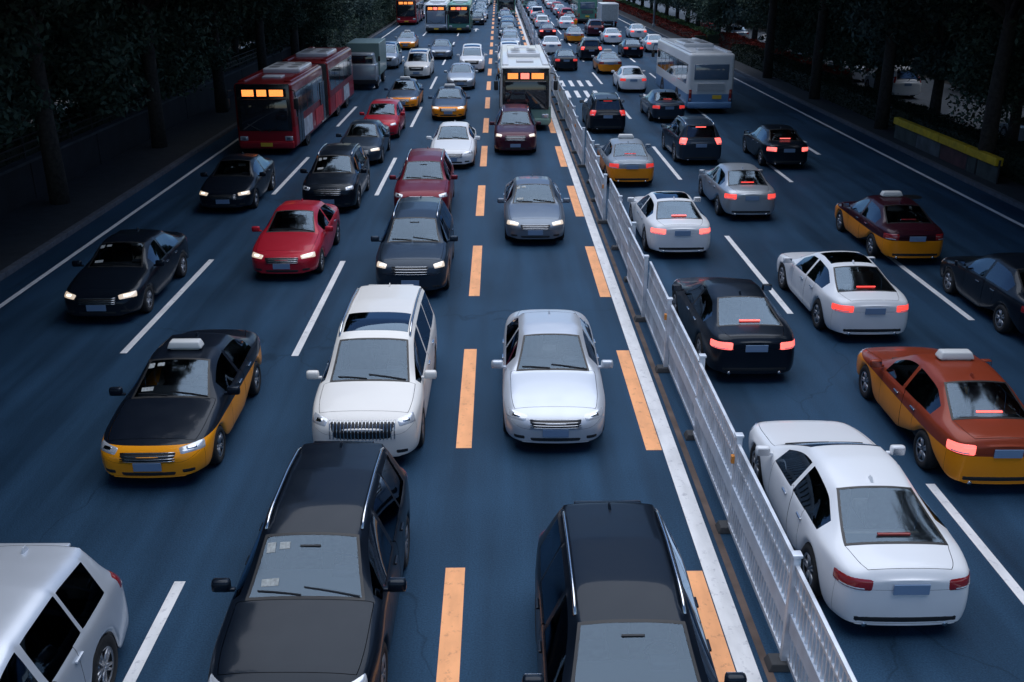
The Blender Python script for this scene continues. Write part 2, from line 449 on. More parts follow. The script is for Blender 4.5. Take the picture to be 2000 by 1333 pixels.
    T.add('dashboard', MB().box((0, cowl - .42, zb - .12), (W * 1.72, .62, .2), bev=.06).box((-.36, cowl - .62, zb - .0), (.3, .18, .1), bev=.03).mesh('dashboard', DASH, True), near=True)
    T.add('cabin_floor', MB().box((0, (cowl + rbase) / 2, .34), (W * 1.7, (cowl - rbase) * .95, .06)).mesh('cabin_floor', DASH), near=True)
    st = MB().lathe_x([(-.015, .17), (0, .185), (.015, .17), (0, .155), (-.015, .17)], (0, 0, 0), 20)
    Rm = Matrix.Rotation(math.radians(90), 3, 'Z'); Rt = Matrix.Rotation(math.radians(-25), 3, 'X')
    st.v = [tuple(Rt @ (Rm @ Vector(v)) + Vector((-.36, cowl - .84, zb - .02))) for v in st.v]
    T.add('steering_wheel', st.mesh('steering_wheel', TRIM, True), near=True)
    def seat(x, y, w_):
        hh = interp(P['top'], y - .35) - .32; lo_ = w_ > .8 and H < 1.6
        b = MB().box((x, y, .54), (w_, .5, .16), bev=.05).box((x, y - .28, (hh + .45) / 2), (w_ * .96, .14, hh - .45), bev=.06)
        if not lo_:
            for dx in ([0] if w_ < .8 else [-.36, .36]): b.box((x + dx, y - .30, hh + .08), (.25, .1, .15), bev=.04)
        return b.mesh('seat', SEAT, True)
    sy = cowl - (1.28 if P['top'][0][1] < .7 else 1.35)
    for x in (-.37, .37): T.add('seat', seat(x, sy, .5), role='seat', near=True)
    T.add('seat', seat(0, sy - .82, 1.15), role='seat', near=True)
    if P.get('mpv'):
        T.add('seat', seat(0, sy - 1.7, 1.15), role='seat', near=True)
    T.add('rear_view_mirror', MB().box((0, head + .14, interp(P['top'], head) - .12), (.24, .03, .07), bev=.01).mesh('rear_view_mirror', TRIM), near=True)
    for x, y, w_, d_ in ((.46, head + .14, .10, .10), (.30, head + .13, .12, .07), (.42, cowl - .16, .20, .07)):
        g_ = [bvh.ray_cast(Vector((x + a * w_, y + b * d_, 4)), Vector((0, 0, -1)))[0] for a, b in ((-.5, -.5), (.5, -.5), (.5, .5), (-.5, .5))]
        if all(g_): T.add('windscreen_sticker', mesh('windscreen_sticker', [p_ + Vector((0, .002, .006)) for p_ in g_], [[0, 1, 2, 3]], mat('sticker_pale', (.34, .36, .35), .6, noise=.3, nscale=30)), role='sticker', near=True)
    # wipers lying on the glass
    for x0, x1 in ((-.62, .02), (.05, .55)):
        pts = []
        for u in range(6):
            x = x0 + (x1 - x0) * u / 5; y = cowl - .03 - .07 * u / 5 * (1 if x0 < 0 else .7)
            h = bvh.ray_cast(Vector((x, y, 4)), Vector((0, 0, -1)))[0]
            if h: pts.append(h + Vector((0, 0, .015)))
        T.add('wiper', MB().tube(pts, .011, 5).mesh('wiper', TRIM), near=True)
    if P.get('rails'):
        for sd in (-1, 1):
            pts = []
            a, b = head - .12, rhead + .12
            for u in range(13):
                y = a + (b - a) * u / 12; h = bvh.ray_cast(Vector((sd * (P['wroof'] - .03), y, 4)), Vector((0, 0, -1)))[0]
                pts.append(h + Vector((0, 0, .005 if u in (0, 12) else .05)))
            T.add('roof_rail', MB().tube(pts, .02, 8).mesh('roof_rail', CHROME, True), role='rail')
    if P.get('spoiler'):
        h = bvh.ray_cast(Vector((0, rhead + .02, 4)), Vector((0, 0, -1)))[0]
        T.add('spoiler', MB().box((0, rhead + .0, h.z - .05), (P['wroof'] * 1.4, .18, .05), bev=.02).mesh('spoiler', WHITE, True), role='paint')
    h = bvh.ray_cast(Vector((0, rhead + .15, 4)), Vector((0, 0, -1)))[0]
    T.add('antenna', MB().box((0, rhead + .15, h.z + .03), (.035, .14, .07), taper=.4, bev=.005).mesh('antenna', WHITE, True), role='paint', near=True)
    # taxi lamp on the roof
    yy = (head + rhead) / 2 + .25; h = bvh.ray_cast(Vector((0, yy, 4)), Vector((0, 0, -1)))[0]
    b = MB().box((0, yy, h.z + .085), (.62, .24, .13), taper=.82, bev=.03).box((0, yy, h.z + .012), (.5, .16, .03))
    T.add('taxi_sign', b.mesh('taxi_sign', TAXISIGN, True), role='taxisign')
    if H > 1.55: h = ray(bvh, (0, -5, interp(P['top'], rhead) - .10), (0, 1, 0)); bx_ = (0, h.y - .015, h.z)
    else: h = ray(bvh, (0, rbase - .35, 4), (0, 0, -1)); bx_ = (0, rbase + .12, interp(P['top'], rbase) + .06)
    T.add('brake_light', MB().box(bx_, (.42, .035, .03), bev=.008).mesh('brake_light', TAIL), role='tail', near=True)
    # sun strip / stickers low on the windscreen corner
    T.add('rear_shelf', MB().box((0, rbase + .25, zb - .06), (W * 1.5, .5, .04)).mesh('rear_shelf', DASH), near=True)
    ex = MB()
    for x in (-.5, .5) if P.get('chrome') else (-.5,):
        ex.tube([(x, -hy + .25, .25), (x, -hy - .01, .25)], .035, 10)
    T.add('exhaust', ex.mesh('exhaust', CHROME, True), near=True)
    return T

def ray(bvh, o, d):
    h = bvh.ray_cast(Vector(o), Vector(d)); return h[0]

SEDAN = dict(L=4.7, W=1.82, wf=1.42, wr=-1.36, R=.32, cowl=.98, head=.22, rhead=-1.0, rbase=-1.72, bp=-.24, qg=-1.36, doorf=.92, doorr=-1.0, boot=True,
    wroof=.565, shoulder=.015, chrome=1, pil=[],
    wid=[(2.35, .66), (2.28, .80), (2.09, .93), (1.7, .985), (.9, 1), (-.9, 1), (-1.8, .97), (-2.13, .92), (-2.28, .82), (-2.35, .72)],
    top=[(2.35, .60), (2.28, .70), (2.09, .78), (1.6, .89), (.98, .985), (.6, 1.235), (.22, 1.405), (-.15, 1.455), (-.6, 1.455), (-1.0, 1.40), (-1.36, 1.24), (-1.72, 1.065), (-2.13, 1.04), (-2.28, 1.0), (-2.35, .90)],
    belt=[(2.35, .55), (2.28, .63), (2.09, .70), (1.6, .81), (.98, .90), (0, .93), (-1.3, .965), (-1.9, .96), (-2.28, .92), (-2.35, .84)],
    hl=(.66, .66, .23, .08, .50), tl=(.66, .80, .23, .095, .42), gr=(.585, .085, .50), rp=.78, rbump=1)
FAST = dict(SEDAN, L=4.9, W=1.86, wf=1.48, wr=-1.42, R=.345, cowl=1.0, head=.16, rhead=-1.0, rbase=-1.9, qg=-1.5, doorf=.95, doorr=-1.02, shoulder=.03, bp=-.28,
    wid=[(2.45, .66), (2.38, .80), (2.19, .93), (1.7, .99), (.9, 1), (-.9, 1), (-1.8, .985), (-2.2, .93), (-2.38, .83), (-2.45, .72)],
    top=[(2.45, .60), (2.38, .69), (2.19, .76), (1.6, .87), (1.0, .96), (.58, 1.21), (.16, 1.375), (-.3, 1.42), (-.7, 1.405), (-1.0, 1.355), (-1.45, 1.20), (-1.9, 1.05), (-2.2, 1.03), (-2.38, 1.01), (-2.45, .90)],
    belt=[(2.45, .55), (2.38, .63), (2.19, .69), (1.6, .80), (1.0, .88), (0, .91), (-1.3, .955), (-1.9, .95), (-2.38, .92), (-2.45, .84)],
    hl=(.68, .65, .23, .07, .5), tl=(.66, .80, .26, .085, .4), gr=(.52, .15, .36), wroof=.55)
SUV = dict(L=4.65, W=1.86, wf=1.38, wr=-1.32, R=.365, cowl=1.02, head=.38, rhead=-1.92, rbase=-2.2, bp=-.16, qg=-1.72, doorf=.92, doorr=-.92, boot=True,
    wroof=.60, shoulder=.02, rails=1, spoiler=1, bulge=.04, pil=[-1.0], ex=[-1.0, -1.05, -1.72, -1.3], rbump=1,
    wid=[(2.325, .72), (2.25, .86), (2.06, .95), (1.7, .99), (.9, 1), (-1.4, 1), (-1.9, .97), (-2.2, .93), (-2.3, .86)],
    top=[(2.325, .74), (2.25, .88), (2.06, .97), (1.6, 1.05), (1.02, 1.12), (.7, 1.38), (.38, 1.60), (0, 1.68), (-1.0, 1.69), (-1.92, 1.61), (-2.05, 1.38), (-2.2, 1.10), (-2.26, 1.02), (-2.325, .92)],
    belt=[(2.325, .68), (2.25, .80), (2.06, .89), (1.6, .97), (1.02, 1.03), (0, 1.06), (-1.3, 1.09), (-2.0, 1.08), (-2.2, 1.02), (-2.325, .84)],
    hl=(.70, .83, .17, .085, .45), tl=(.72, .97, .17, .15, .55), gr=(.74, .12, .52), rp=.82)
MPV = dict(L=5.1, W=1.88, wf=1.62, wr=-1.42, R=.345, cowl=1.42, head=.62, rhead=-2.15, rbase=-2.42, bp=.02, qg=-2.05, doorf=1.12, doorr=-1.0, boot=True, mpv=1, chrome=1,
    wroof=.66, shoulder=.02, rails=1, spoiler=1, bulge=.06, pil=[-1.1], ex=[-1.1, -1.16, -1.5, -2.05], vgrille=1, rbump=1,
    wid=[(2.55, .70), (2.48, .84), (2.29, .94), (1.9, .99), (.9, 1), (-1.6, 1), (-2.1, .98), (-2.42, .94), (-2.55, .86)],
    top=[(2.55, .76), (2.48, .88), (2.29, .95), (1.9, 1.03), (1.42, 1.11), (1.02, 1.38), (.62, 1.60), (.2, 1.73), (-1.0, 1.76), (-2.15, 1.69), (-2.3, 1.42), (-2.42, 1.15), (-2.48, 1.08), (-2.55, .95)],
    belt=[(2.55, .70), (2.48, .80), (2.29, .87), (1.9, .95), (1.42, 1.02), (0, 1.05), (-1.3, 1.07), (-2.2, 1.07), (-2.42, 1.0), (-2.55, .86)],
    hl=(.70, .82, .18, .09, .5), tl=(.80, 1.1, .11, .22, .6), gr=(.72, .17, .60), rp=.85)
MPVS = dict(MPV, sun=(.44, -.25), ex=MPV['ex'] + [.44, -.25])
BMPV = dict(MPV, vgrille=0)
HATCH = dict(SUV, L=4.2, W=1.74, wf=1.28, wr=-1.25, R=.31, cowl=.98, head=.3, rhead=-1.62, rbase=-1.98, bp=-.2, qg=-1.5, doorf=.86, doorr=-.88, rails=0, pil=[], ex=[-1.5],
    wid=[(2.1, .70), (2.03, .84), (1.84, .94), (1.5, .99), (.9, 1), (-1.2, 1), (-1.7, .97), (-2.0, .92), (-2.1, .84)],
    top=[(2.1, .62), (2.03, .74), (1.84, .83), (1.5, .93), (.98, 1.02), (.64, 1.27), (.3, 1.44), (0, 1.50), (-.9, 1.49), (-1.62, 1.41), (-1.8, 1.2), (-1.98, 1.0), (-2.03, .95), (-2.1, .86)],
    belt=[(2.1, .58), (2.03, .68), (1.84, .75), (1.5, .85), (.98, .92), (0, .95), (-1.3, .98), (-1.9, .96), (-2.1, .80)],
    hl=(.62, .70, .17, .075, .5), tl=(.66, .86, .12, .12, .55), gr=(.62, .07, .38), rp=.70)
FASTS = dict(FAST, sun=(.06, -.86), ex=[.06, -.86])
TPL = {}
for k, p in dict(fastsun=FASTS, sedan=SEDAN, fast=FAST, suv=SUV, mpv=MPVS, bmpv=BMPV, hatch=HATCH).items(): TPL[k] = car_tpl(p)
DIM = dict(sedan=4.7, fast=4.9, fastsun=4.9, suv=4.65, mpv=5.1, bmpv=5.1, hatch=4.2, taxi=4.7)

# paints
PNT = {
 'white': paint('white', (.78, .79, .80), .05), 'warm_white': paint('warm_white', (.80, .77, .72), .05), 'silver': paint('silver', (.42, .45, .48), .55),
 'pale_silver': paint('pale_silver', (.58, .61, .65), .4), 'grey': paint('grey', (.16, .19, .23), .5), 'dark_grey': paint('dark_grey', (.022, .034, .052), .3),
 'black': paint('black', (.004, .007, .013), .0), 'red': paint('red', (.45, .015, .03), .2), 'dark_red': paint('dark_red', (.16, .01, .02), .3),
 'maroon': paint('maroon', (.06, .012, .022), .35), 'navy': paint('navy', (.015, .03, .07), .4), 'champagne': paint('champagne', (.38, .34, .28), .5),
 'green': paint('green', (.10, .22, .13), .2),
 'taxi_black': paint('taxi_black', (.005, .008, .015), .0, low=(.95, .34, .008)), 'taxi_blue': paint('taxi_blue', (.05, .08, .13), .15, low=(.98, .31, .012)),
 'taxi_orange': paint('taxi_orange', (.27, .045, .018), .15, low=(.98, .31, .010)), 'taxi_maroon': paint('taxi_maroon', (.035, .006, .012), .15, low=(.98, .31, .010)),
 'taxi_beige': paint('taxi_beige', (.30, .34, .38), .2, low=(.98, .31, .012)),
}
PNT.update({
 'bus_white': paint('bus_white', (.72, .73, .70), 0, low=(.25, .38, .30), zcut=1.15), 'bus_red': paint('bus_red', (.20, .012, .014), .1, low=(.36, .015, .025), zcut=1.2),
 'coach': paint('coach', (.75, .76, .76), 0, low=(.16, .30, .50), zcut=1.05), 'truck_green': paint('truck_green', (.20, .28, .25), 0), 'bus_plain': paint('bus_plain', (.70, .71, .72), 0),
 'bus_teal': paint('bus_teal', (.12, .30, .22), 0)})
LED_O = mat('led_orange', (.5, .2, .05), .5, emit=(1, .27, .06), es=1.0)
LED_R = mat('led_red', (.5, .1, .05), .5, emit=(1, .16, .12), es=1.5)
BUSGLASS = glass_mat('bus_glass', (.10, .12, .14), .03)
BLACKP = mat('black_gloss_panel', (.010, .011, .014), .2, coat=.5)

def bus_tpl(L=12., W=2.5, H=3.05, artic=False, coach=False, ac=True, leds=('O', 'R', 'O')):
    T = Tpl(); hy = L / 2
    def shell(y0, y1, name):
        bm = bmesh.new(); bmesh.ops.create_cube(bm, size=1)
        for v in bm.verts: v.co = Vector((v.co.x * W * (1 if v.co.z < 0 else .965), v.co.y * (y0 - y1) + (y0 + y1) / 2, v.co.z * (H - .3) + (H + .3) / 2))
        bmesh.ops.bevel(bm, geom=bm.edges[:], offset=.17, segments=4, affect='EDGES', profile=.55)
        for v in bm.verts:   # bowed ends
            e = (v.co.y - (y0 + y1) / 2) / ((y0 - y1) / 2)
            if abs(e) > .97 and abs(v.co.y) > hy - .4: v.co.y += math.copysign(.10 * (1 - (v.co.x / W * 2) ** 2) - .10 * max(0, v.co.z - 1.4) / 1.7, v.co.y)
        for f in bm.faces: f.smooth = True
        me = bpy.data.meshes.new(name); bm.to_mesh(me); bm.free(); me.materials.append(TRIM); return me
    segs = [(hy, -hy)] if not artic else [(hy, 1.2), (-.2, -hy)]
    bodies = []
    for a, b in segs:
        me = shell(a, b, 'body'); bodies.append(T.add('body', me, role='paint'))
    if artic:
        b = MB()
        for k in range(9): b.box((0, 1.15 - k * .16, 1.68), (W - (.12 if k % 2 else .28), .09, H - .55), bev=.03)
        T.add('bellows', b.mesh('bellows', TRIM))
    # side windows, skirt panels
    xs = W / 2
    for sd in (-1, 1):
        for a, b in segs:
            span = a - b - .9; n = max(2, round(span / 1.45)); wd = span / n
            band = MB().box((sd * (xs - .042), (a + b) / 2, 2.02), (.03, a - b - .55, 1.12), bev=.01)
            T.add('window_band', band.mesh('window_band', BLACKP))
            for k in range(n):
                y = b + .45 + wd * (k + .5)
                T.add('side_window', MB().box((sd * (xs - .022), y, 2.02), (.012, wd - .10, .98), bev=.004).mesh('side_window', mat('bus_side_glass', (.03, .045, .06), .06, coat=1)))
            T.add('roof_cove', MB().box((sd * (xs - .28), (a + b) / 2, H + .0), (.30, a - b - .9, .14), bev=.05).mesh('roof_cove', TRIM, True), role='roof')
        if not coach:
            for y in (hy - 1.3, 1.9 if artic else 0):
                if sd < 0 or 1:
                    T.add('door', MB().box((sd * (xs - .0), y, 1.35), (.02, 1.15, 1.9), bev=.008).box((sd * (xs + .012), y, 1.35), (.012, .04, 1.9)).mesh('door', BLACKP), role='door')
        cols = 5 if artic else 3
        for k in range(cols):
            if artic and sd != 0:
                y = hy - 2.9 - k * 2.9
                if abs(y - .5) < 1.2: continue
                T.add('advert_panel', MB().box((sd * (xs + .004), y, .86), (.012, 2.0, .75), bev=.004).mesh('advert_panel', mat('pale_advert' if k % 2 == 0 else 'red_advert', (.45, .5, .56) if k % 2 == 0 else (.5, .04, .05), .4, noise=.35, nscale=3)))
    # front
    T.add('windscreen', MB().box((0, hy + .045, 1.72), (W * .80, .10, 1.30), bev=.04).mesh('windscreen', mat('bus_windscreen', (.014, .018, .024), .05, coat=1), True), role='ws')
    T.add('front_mask', MB().box((0, hy + .015, 2.0), (W * .90, .09, 1.95), bev=.04).mesh('front_mask', BLACKP, True), role='mask')
    s = T.add('destination_sign', MB().box((0, hy + .055, 2.62), (W * .78, .10, .34), bev=.02).mesh('destination_sign', BLACKP))
    x = -.86
    for c, w_ in zip(leds, (.52, .42, .62)):
        b = MB()
        for i in range(int(w_ / .045)):
            for j in range(6): b.box((-(x + .02 + i * .045), hy + .112, 2.50 + j * .045), (.034, .012, .034))
        T.add('led_display', b.mesh('led_display', LED_O if c == 'O' else LED_R), s, role='led'); x += w_ + .1
    for sd in (-1, 1):
        h = T.add('headlight', MB().box((sd * .95, hy + .02, .72), (.34, .12, .2), bev=.04).mesh('headlight', LENS, True), role='head')
        T.add('bulb', MB().box((sd * .95, hy + .085, .72), (.16, .02, .12), bev=.008).mesh('bulb', CHROME), h)
        m = MB().tube([(sd * 1.1, hy - .1, 2.75), (sd * 1.38, hy + .3, 2.72), (sd * 1.42, hy + .34, 2.45)], .025, 6).box((sd * 1.42, hy + .32, 2.2), (.2, .12, .44), bev=.04)
        T.add('side_mirror', m.mesh('side_mirror', TRIM, True))
        T.add('wiper', MB().tube([(sd * .1, hy + .11, 1.0), (sd * .75, hy + .10, 1.35)], .014, 5).mesh('wiper', TRIM))
        if coach:
            t = T.add('tail_light', MB().box((sd * 1.08, -hy + .0, .98), (.16, .12, .62), bev=.03).mesh('tail_light', TAIL, True), role='tail')
            T.add('reversing_lamp', MB().box((sd * 1.08, -hy - .06, .78), (.1, .02, .12), bev=.006).mesh('reversing_lamp', LENS), t)
        else:
            T.add('tail_light', MB().box((sd * 1.05, -hy + .0, 1.0), (.16, .12, .5), bev=.03).mesh('tail_light', TAIL, True), role='tail')
        wl = [(hy - 2.6), (-hy + 3.0)] + ([-2.6] if artic else [])
        for y in wl:
            R = .48; x_ = sd * (xs - .17)
            T.add('wheel_arch', MB().lathe_x([(.17, R + .10), (.176, R + .04), (.16, .001)], (x_, y, R + .02), 24, sd).mesh('wheel_arch', TRIM, True))
            wi = T.add('wheel', MB().lathe_x([(-.1, R * .6), (-.1, R * .93), (0, R), (.14, R * .96), (.18, R * .9), (.17, R * .62)], (x_, y, R), 26, sd).mesh('wheel', TYRE, True))
            T.add('rim', MB().lathe_x([(.16, .001), (.17, R * .2), (.12, R * .3), (.12, R * .5), (.178, R * .62), (.172, R * .66)], (x_, y, R), 20, sd).mesh('rim', RIM, True), wi)
    T.add('front_bumper', MB().box((0, hy + .03, .45), (W * .93, .16, .32), bev=.06).mesh('front_bumper', TRIM, True), role='bump')
    T.add('licence_plate', MB().box((0, hy + .12, .47), (.5, .02, .16), bev=.004).mesh('licence_plate', PLATEY))
    # rear
    T.add('rear_window', MB().box((0, -hy - .035, 2.2), (W * .74, .10, .82), bev=.06).mesh('rear_window', mat('bus_rear_glass', (.10, .15, .22), .06, coat=1), True))
    gv = MB().box((0, -hy - .07, 1.42), (W * .6, .04, .42), bev=.01)
    g = T.add('engine_grille', gv.mesh('engine_grille', TRIM), role='vent')
    gb = MB()
    for k in range(6): gb.box((0, -hy - .095, 1.26 + k * .065), (W * .57, .02, .02))
    T.add('louvres', gb.mesh('louvres', mat('louvre_grey', (.3, .31, .32), .5)), g)
    T.add('rear_bumper', MB().box((0, -hy - .02, .47), (W * .95, .2, .34), bev=.07).mesh('rear_bumper', TRIM, True), role='bump')
    T.add('licence_plate', MB().box((.0 if not coach else .35, -hy - .10, .9), (.5, .02, .2), bev=.004).mesh('licence_plate', PLATEY))
    # roof
    if ac:
        for y in ([0] if not artic else [3.4, -4.2]):
            a = T.add('air_conditioner', MB().box((0, y, H + .08), (1.7, 3.0, .26), bev=.08).mesh('air_conditioner', TRIM, True), role='roofbox')
            f = MB()
            for dx in (-.4, .4):
                for dy in (-.8, .1, .9): f.lathe_x([(0, .001), (.0, .26), (-.04, .28)], (0, 0, 0), 18)
            f.v = []; f.f = []
            for dx in (-.42, .42):
                for dy in (-.9, 0, .9):
                    vs = [(dx + .26 * math.cos(q * math.pi / 9), y + dy + .26 * math.sin(q * math.pi / 9), H + .216) for q in range(18)]
                    T.add('fan_grille', mesh('fan_grille', vs, [list(range(18))], mat('fan_dark', (.06, .06, .065), .6)), a, near=True)
    for y in ([hy - 2.2, -hy + 2.2]):
        T.add('roof_hatch', MB().box((0, y, H + .03), (.85, .8, .09), bev=.03).mesh('roof_hatch', mat('hatch_pale', (.5, .52, .55), .5), True), role='hatch')
    T.add('underframe', MB().box((0, 0, .36), (W * .9, L * .94, .2)).mesh('underframe', TRIM))
    return T
TPL['bus'] = bus_tpl(); TPL['artic'] = bus_tpl(17.5, artic=True, H=3.0); TPL['coach'] = bus_tpl(10.5, H=3.15, coach=True)
def truck_tpl():
    T = Tpl()
    T.add('cargo_box', MB().box((0, -.9, 1.75), (2.1, 4.1, 2.0), bev=.05).mesh('cargo_box', TRIM), role='paint')
    T.add('cab', MB().box((0, 2.05, 1.05), (1.95, 1.5, 1.1), bev=.12).box((0, 1.9, 1.85), (1.8, 1.15, .75), taper=.86, bev=.12).mesh('cab', TRIM, True), role='paint2')
    T.add('windscreen', MB().box((0, 2.47, 1.83), (1.5, .06, .52), bev=.02).mesh('windscreen', mat('bus_windscreen', (.014, .018, .024), .05), True))
    T.add('chassis', MB().box((0, -.5, .55), (.9, 5.2, .22), bev=.02).mesh('chassis', TRIM))
    T.add('rear_door', MB().box((0, -2.97, 1.75), (1.9, .03, 1.8), bev=.01).box((0, -3.0, 1.75), (.03, .03, 1.8)).mesh('rear_door', mat('door_grey', (.35, .38, .38), .5, noise=.2)))
    for sd in (-1, 1):
        T.add('headlight', MB().box((sd * .75, 2.8, .85), (.3, .06, .18), bev=.02).mesh('headlight', LENS), role='head')
        T.add('tail_light', MB().box((sd * .8, -2.98, .62), (.28, .06, .12), bev=.02).mesh('tail_light', TAIL), role='tail')
        T.add('side_mirror', MB().box((sd * 1.15, 2.4, 1.9), (.14, .1, .32), bev=.03).mesh('side_mirror', TRIM))
        for y in (1.9, -1.7):
            R = .4; c = (sd * .88, y, R)
            wi = T.add('wheel', MB().lathe_x([(-.1, R * .6), (-.1, R * .93), (0, R), (.1, R * .93), (.1, R * .6)], c, 24, sd).mesh('wheel', TYRE, True))
            T.add('rim', MB().lathe_x([(.06, .001), (.08, R * .3), (.05, R * .5), (.1, R * .64)], c, 18, sd).mesh('rim', RIM, True), wi)
    T.add('front_bumper', MB().box((0, 2.84, .52), (1.9, .12, .26), bev=.04).mesh('front_bumper', TRIM))
    return T
TPL['truck'] = truck_tpl()

# ------------------------------------------------------------------ ground, road, kerbs, markings
def asphalt():
    m = bpy.data.materials.new('asphalt'); t, b = nodes(m)
    tc = t.nodes.new('ShaderNodeTexCoord'); mp = t.nodes.new('ShaderNodeMapping'); mp.inputs['Scale'].default_value = (1, .06, 1)
    t.links.new(tc.outputs['Object'], mp.inputs[0])
    n1 = t.nodes.new('ShaderNodeTexNoise'); n1.inputs['Scale'].default_value = 1.6; n1.inputs['Detail'].default_value = 5   # long wheel tracks
    t.links.new(mp.outputs[0], n1.inputs['Vector'])
    n2 = t.nodes.new('ShaderNodeTexNoise'); n2.inputs['Scale'].default_value = 45; n2.inputs['Detail'].default_value = 8   # aggregate
    t.links.new(tc.outputs['Object'], n2.inputs['Vector'])
    n3 = t.nodes.new('ShaderNodeTexNoise'); n3.inputs['Scale'].default_value = .35; n3.inputs['Detail'].default_value = 4
    t.links.new(tc.outputs['Object'], n3.inputs['Vector'])
    def mr(src, a, b_, lo, hi):
        r = t.nodes.new('ShaderNodeMapRange'); r.inputs[1].default_value = a; r.inputs[2].default_value = b_; r.inputs[3].default_value = lo; r.inputs[4].default_value = hi
        t.links.new(src, r.inputs[0]); return r.outputs[0]
    def mul(a, c):
        r = t.nodes.new('ShaderNodeMath'); r.operation = 'MULTIPLY'; t.links.new(a, r.inputs[0]); t.links.new(c, r.inputs[1]); return r.outputs[0]
    k = mul(mul(mr(n1.outputs[0], .3, .7, .66, 1.30), mr(n2.outputs[0], .3, .7, .72, 1.28)), mr(n3.outputs[0], .3, .7, .85, 1.15))
    # tarred cracks
    mp2 = t.nodes.new('ShaderNodeMapping'); mp2.inputs['Scale'].default_value = (.16, .07, 1); t.links.new(tc.outputs['Object'], mp2.inputs[0])
    vo = t.nodes.new('ShaderNodeTexVoronoi'); vo.feature = 'DISTANCE_TO_EDGE'; vo.inputs['Scale'].default_value = 1
    dn = t.nodes.new('ShaderNodeVectorMath'); dn.operation = 'MULTIPLY_ADD'; dn.inputs[1].default_value = (.35, .35, 0)
    t.links.new(n3.outputs['Color'], dn.inputs[0]); t.links.new(mp2.outputs[0], dn.inputs[2]); t.links.new(dn.outputs[0], vo.inputs['Vector'])
    k = mul(k, mr(vo.outputs['Distance'], .0, .003, .68, 1))
    sc = t.nodes.new('ShaderNodeVectorMath'); sc.operation = 'SCALE'; sc.inputs[0].default_value = ASPH; t.links.new(k, sc.inputs['Scale'])
    t.links.new(sc.outputs[0], b.inputs['Base Color'])
    t.links.new(mr(n1.outputs[0], .3, .7, .5, .66), b.inputs['Roughness']); b.inputs['Specular IOR Level'].default_value = .16; b.inputs['Specular Tint'].default_value = (.5, .75, 1, 1)
    bp = t.nodes.new('ShaderNodeBump'); bp.inputs['Strength'].default_value = .35; bp.inputs['Distance'].default_value = .01
    t.links.new(n2.outputs[0], bp.inputs['Height']); t.links.new(bp.outputs[0], b.inputs['Normal'])
    return m
ASPH = (.019, .048, .088)
M_ASPH = asphalt()
M_GROUND = mat('verge_soil', (.022, .024, .024), .9, noise=.5, nscale=1.2, bump=.3)
M_KERB = mat('kerb_concrete', (.09, .10, .12), .8, noise=.25, nscale=5)
M_PAVE = mat('pavement', (.022, .026, .032), .8, noise=.25, nscale=3)
M_SERV = mat('service_road', (.05, .065, .085), .7, noise=.25, nscale=2)
def line_mat(name, col):
    """worn thermoplastic paint: tyre-rubbed patches and chips"""
    m = bpy.data.materials.new(name); t, b = nodes(m); b.inputs['Roughness'].default_value = .55
    tc = t.nodes.new('ShaderNodeTexCoord'); n = t.nodes.new('ShaderNodeTexNoise'); n.inputs['Scale'].default_value = 7; n.inputs['Detail'].default_value = 9
    n.inputs['Roughness'].default_value = .7; t.links.new(tc.outputs['Object'], n.inputs['Vector'])
    mp = t.nodes.new('ShaderNodeMapping'); mp.inputs['Scale'].default_value = (2.2, .7, 1); t.links.new(tc.outputs['Object'], mp.inputs[0])
    n5 = t.nodes.new('ShaderNodeTexNoise'); n5.inputs['Scale'].default_value = 2.2; n5.inputs['Detail'].default_value = 5; t.links.new(mp.outputs[0], n5.inputs['Vector'])
    r = t.nodes.new('ShaderNodeValToRGB'); r.color_ramp.elements[0].position = .27; r.color_ramp.elements[0].color = (col[0] * .45, col[1] * .45, col[2] * .5, 1)
    r.color_ramp.elements[1].position = .44; r.color_ramp.elements[1].color = (*col, 1)
    t.links.new(n.outputs[0], r.inputs[0])
    q = t.nodes.new('ShaderNodeMapRange'); q.inputs[1].default_value = .35; q.inputs[2].default_value = .7; q.inputs[3].default_value = 1; q.inputs[4].default_value = .80
    t.links.new(n5.outputs[0], q.inputs[0]); vm = t.nodes.new('ShaderNodeVectorMath'); vm.operation = 'SCALE'
    t.links.new(r.outputs[0], vm.inputs[0]); t.links.new(q.outputs[0], vm.inputs['Scale']); t.links.new(vm.outputs[0], b.inputs['Base Color']); return m
M_WHITE = line_mat('white_road_paint', (.80, .80, .80)); M_ORANGE = line_mat('orange_road_paint', (.95, .42, .17)); M_RUST = mat('rust_stain', (.11, .075, .06), .8, noise=.4, nscale=2)
def sheet(name, rects, m, z, **kw):
    b = MB()
    for x0, x1, y0, y1 in rects: b.add([(x0, y0, z), (x1, y0, z), (x1, y1, z), (x0, y1, z)], [[0, 1, 2, 3]])
    return struct(name, b.mesh(name, m), **kw)
sheet('ground', [(-400, 500, -60, 1500)], M_GROUND, -.012)
sheet('road', [(-13.1, 17.6, -40, 900)], M_ASPH, 0)
sheet('service_road', [(22.2, 30, -40, 900)], M_SERV, .0)
sheet('left_service_road', [(-24, -18.5, -40, 900)], M_SERV, .0)
def kerb(name, x, wd, h, y0=-40, y1=900):
    b = MB(); y = y0
    while y < y1:
        ln = 1.0 if y < 60 else 12.0
        b.box((x, y + ln / 2, h / 2), (wd, ln - (.012 if ln < 2 else .03), h), bev=.012); y += ln
    return struct(name, b.mesh(name, M_KERB))
kerb('left_kerb', -13.15, .2, .15); kerb('right_kerb', 17.65, .2, .15)
sheet('left_pavement', [(-16.0, -13.26, -40, 900)], M_PAVE, .13); sheet('right_pavement', [(17.76, 19.2, -40, 900)], M_PAVE, .13)
K = 8.5
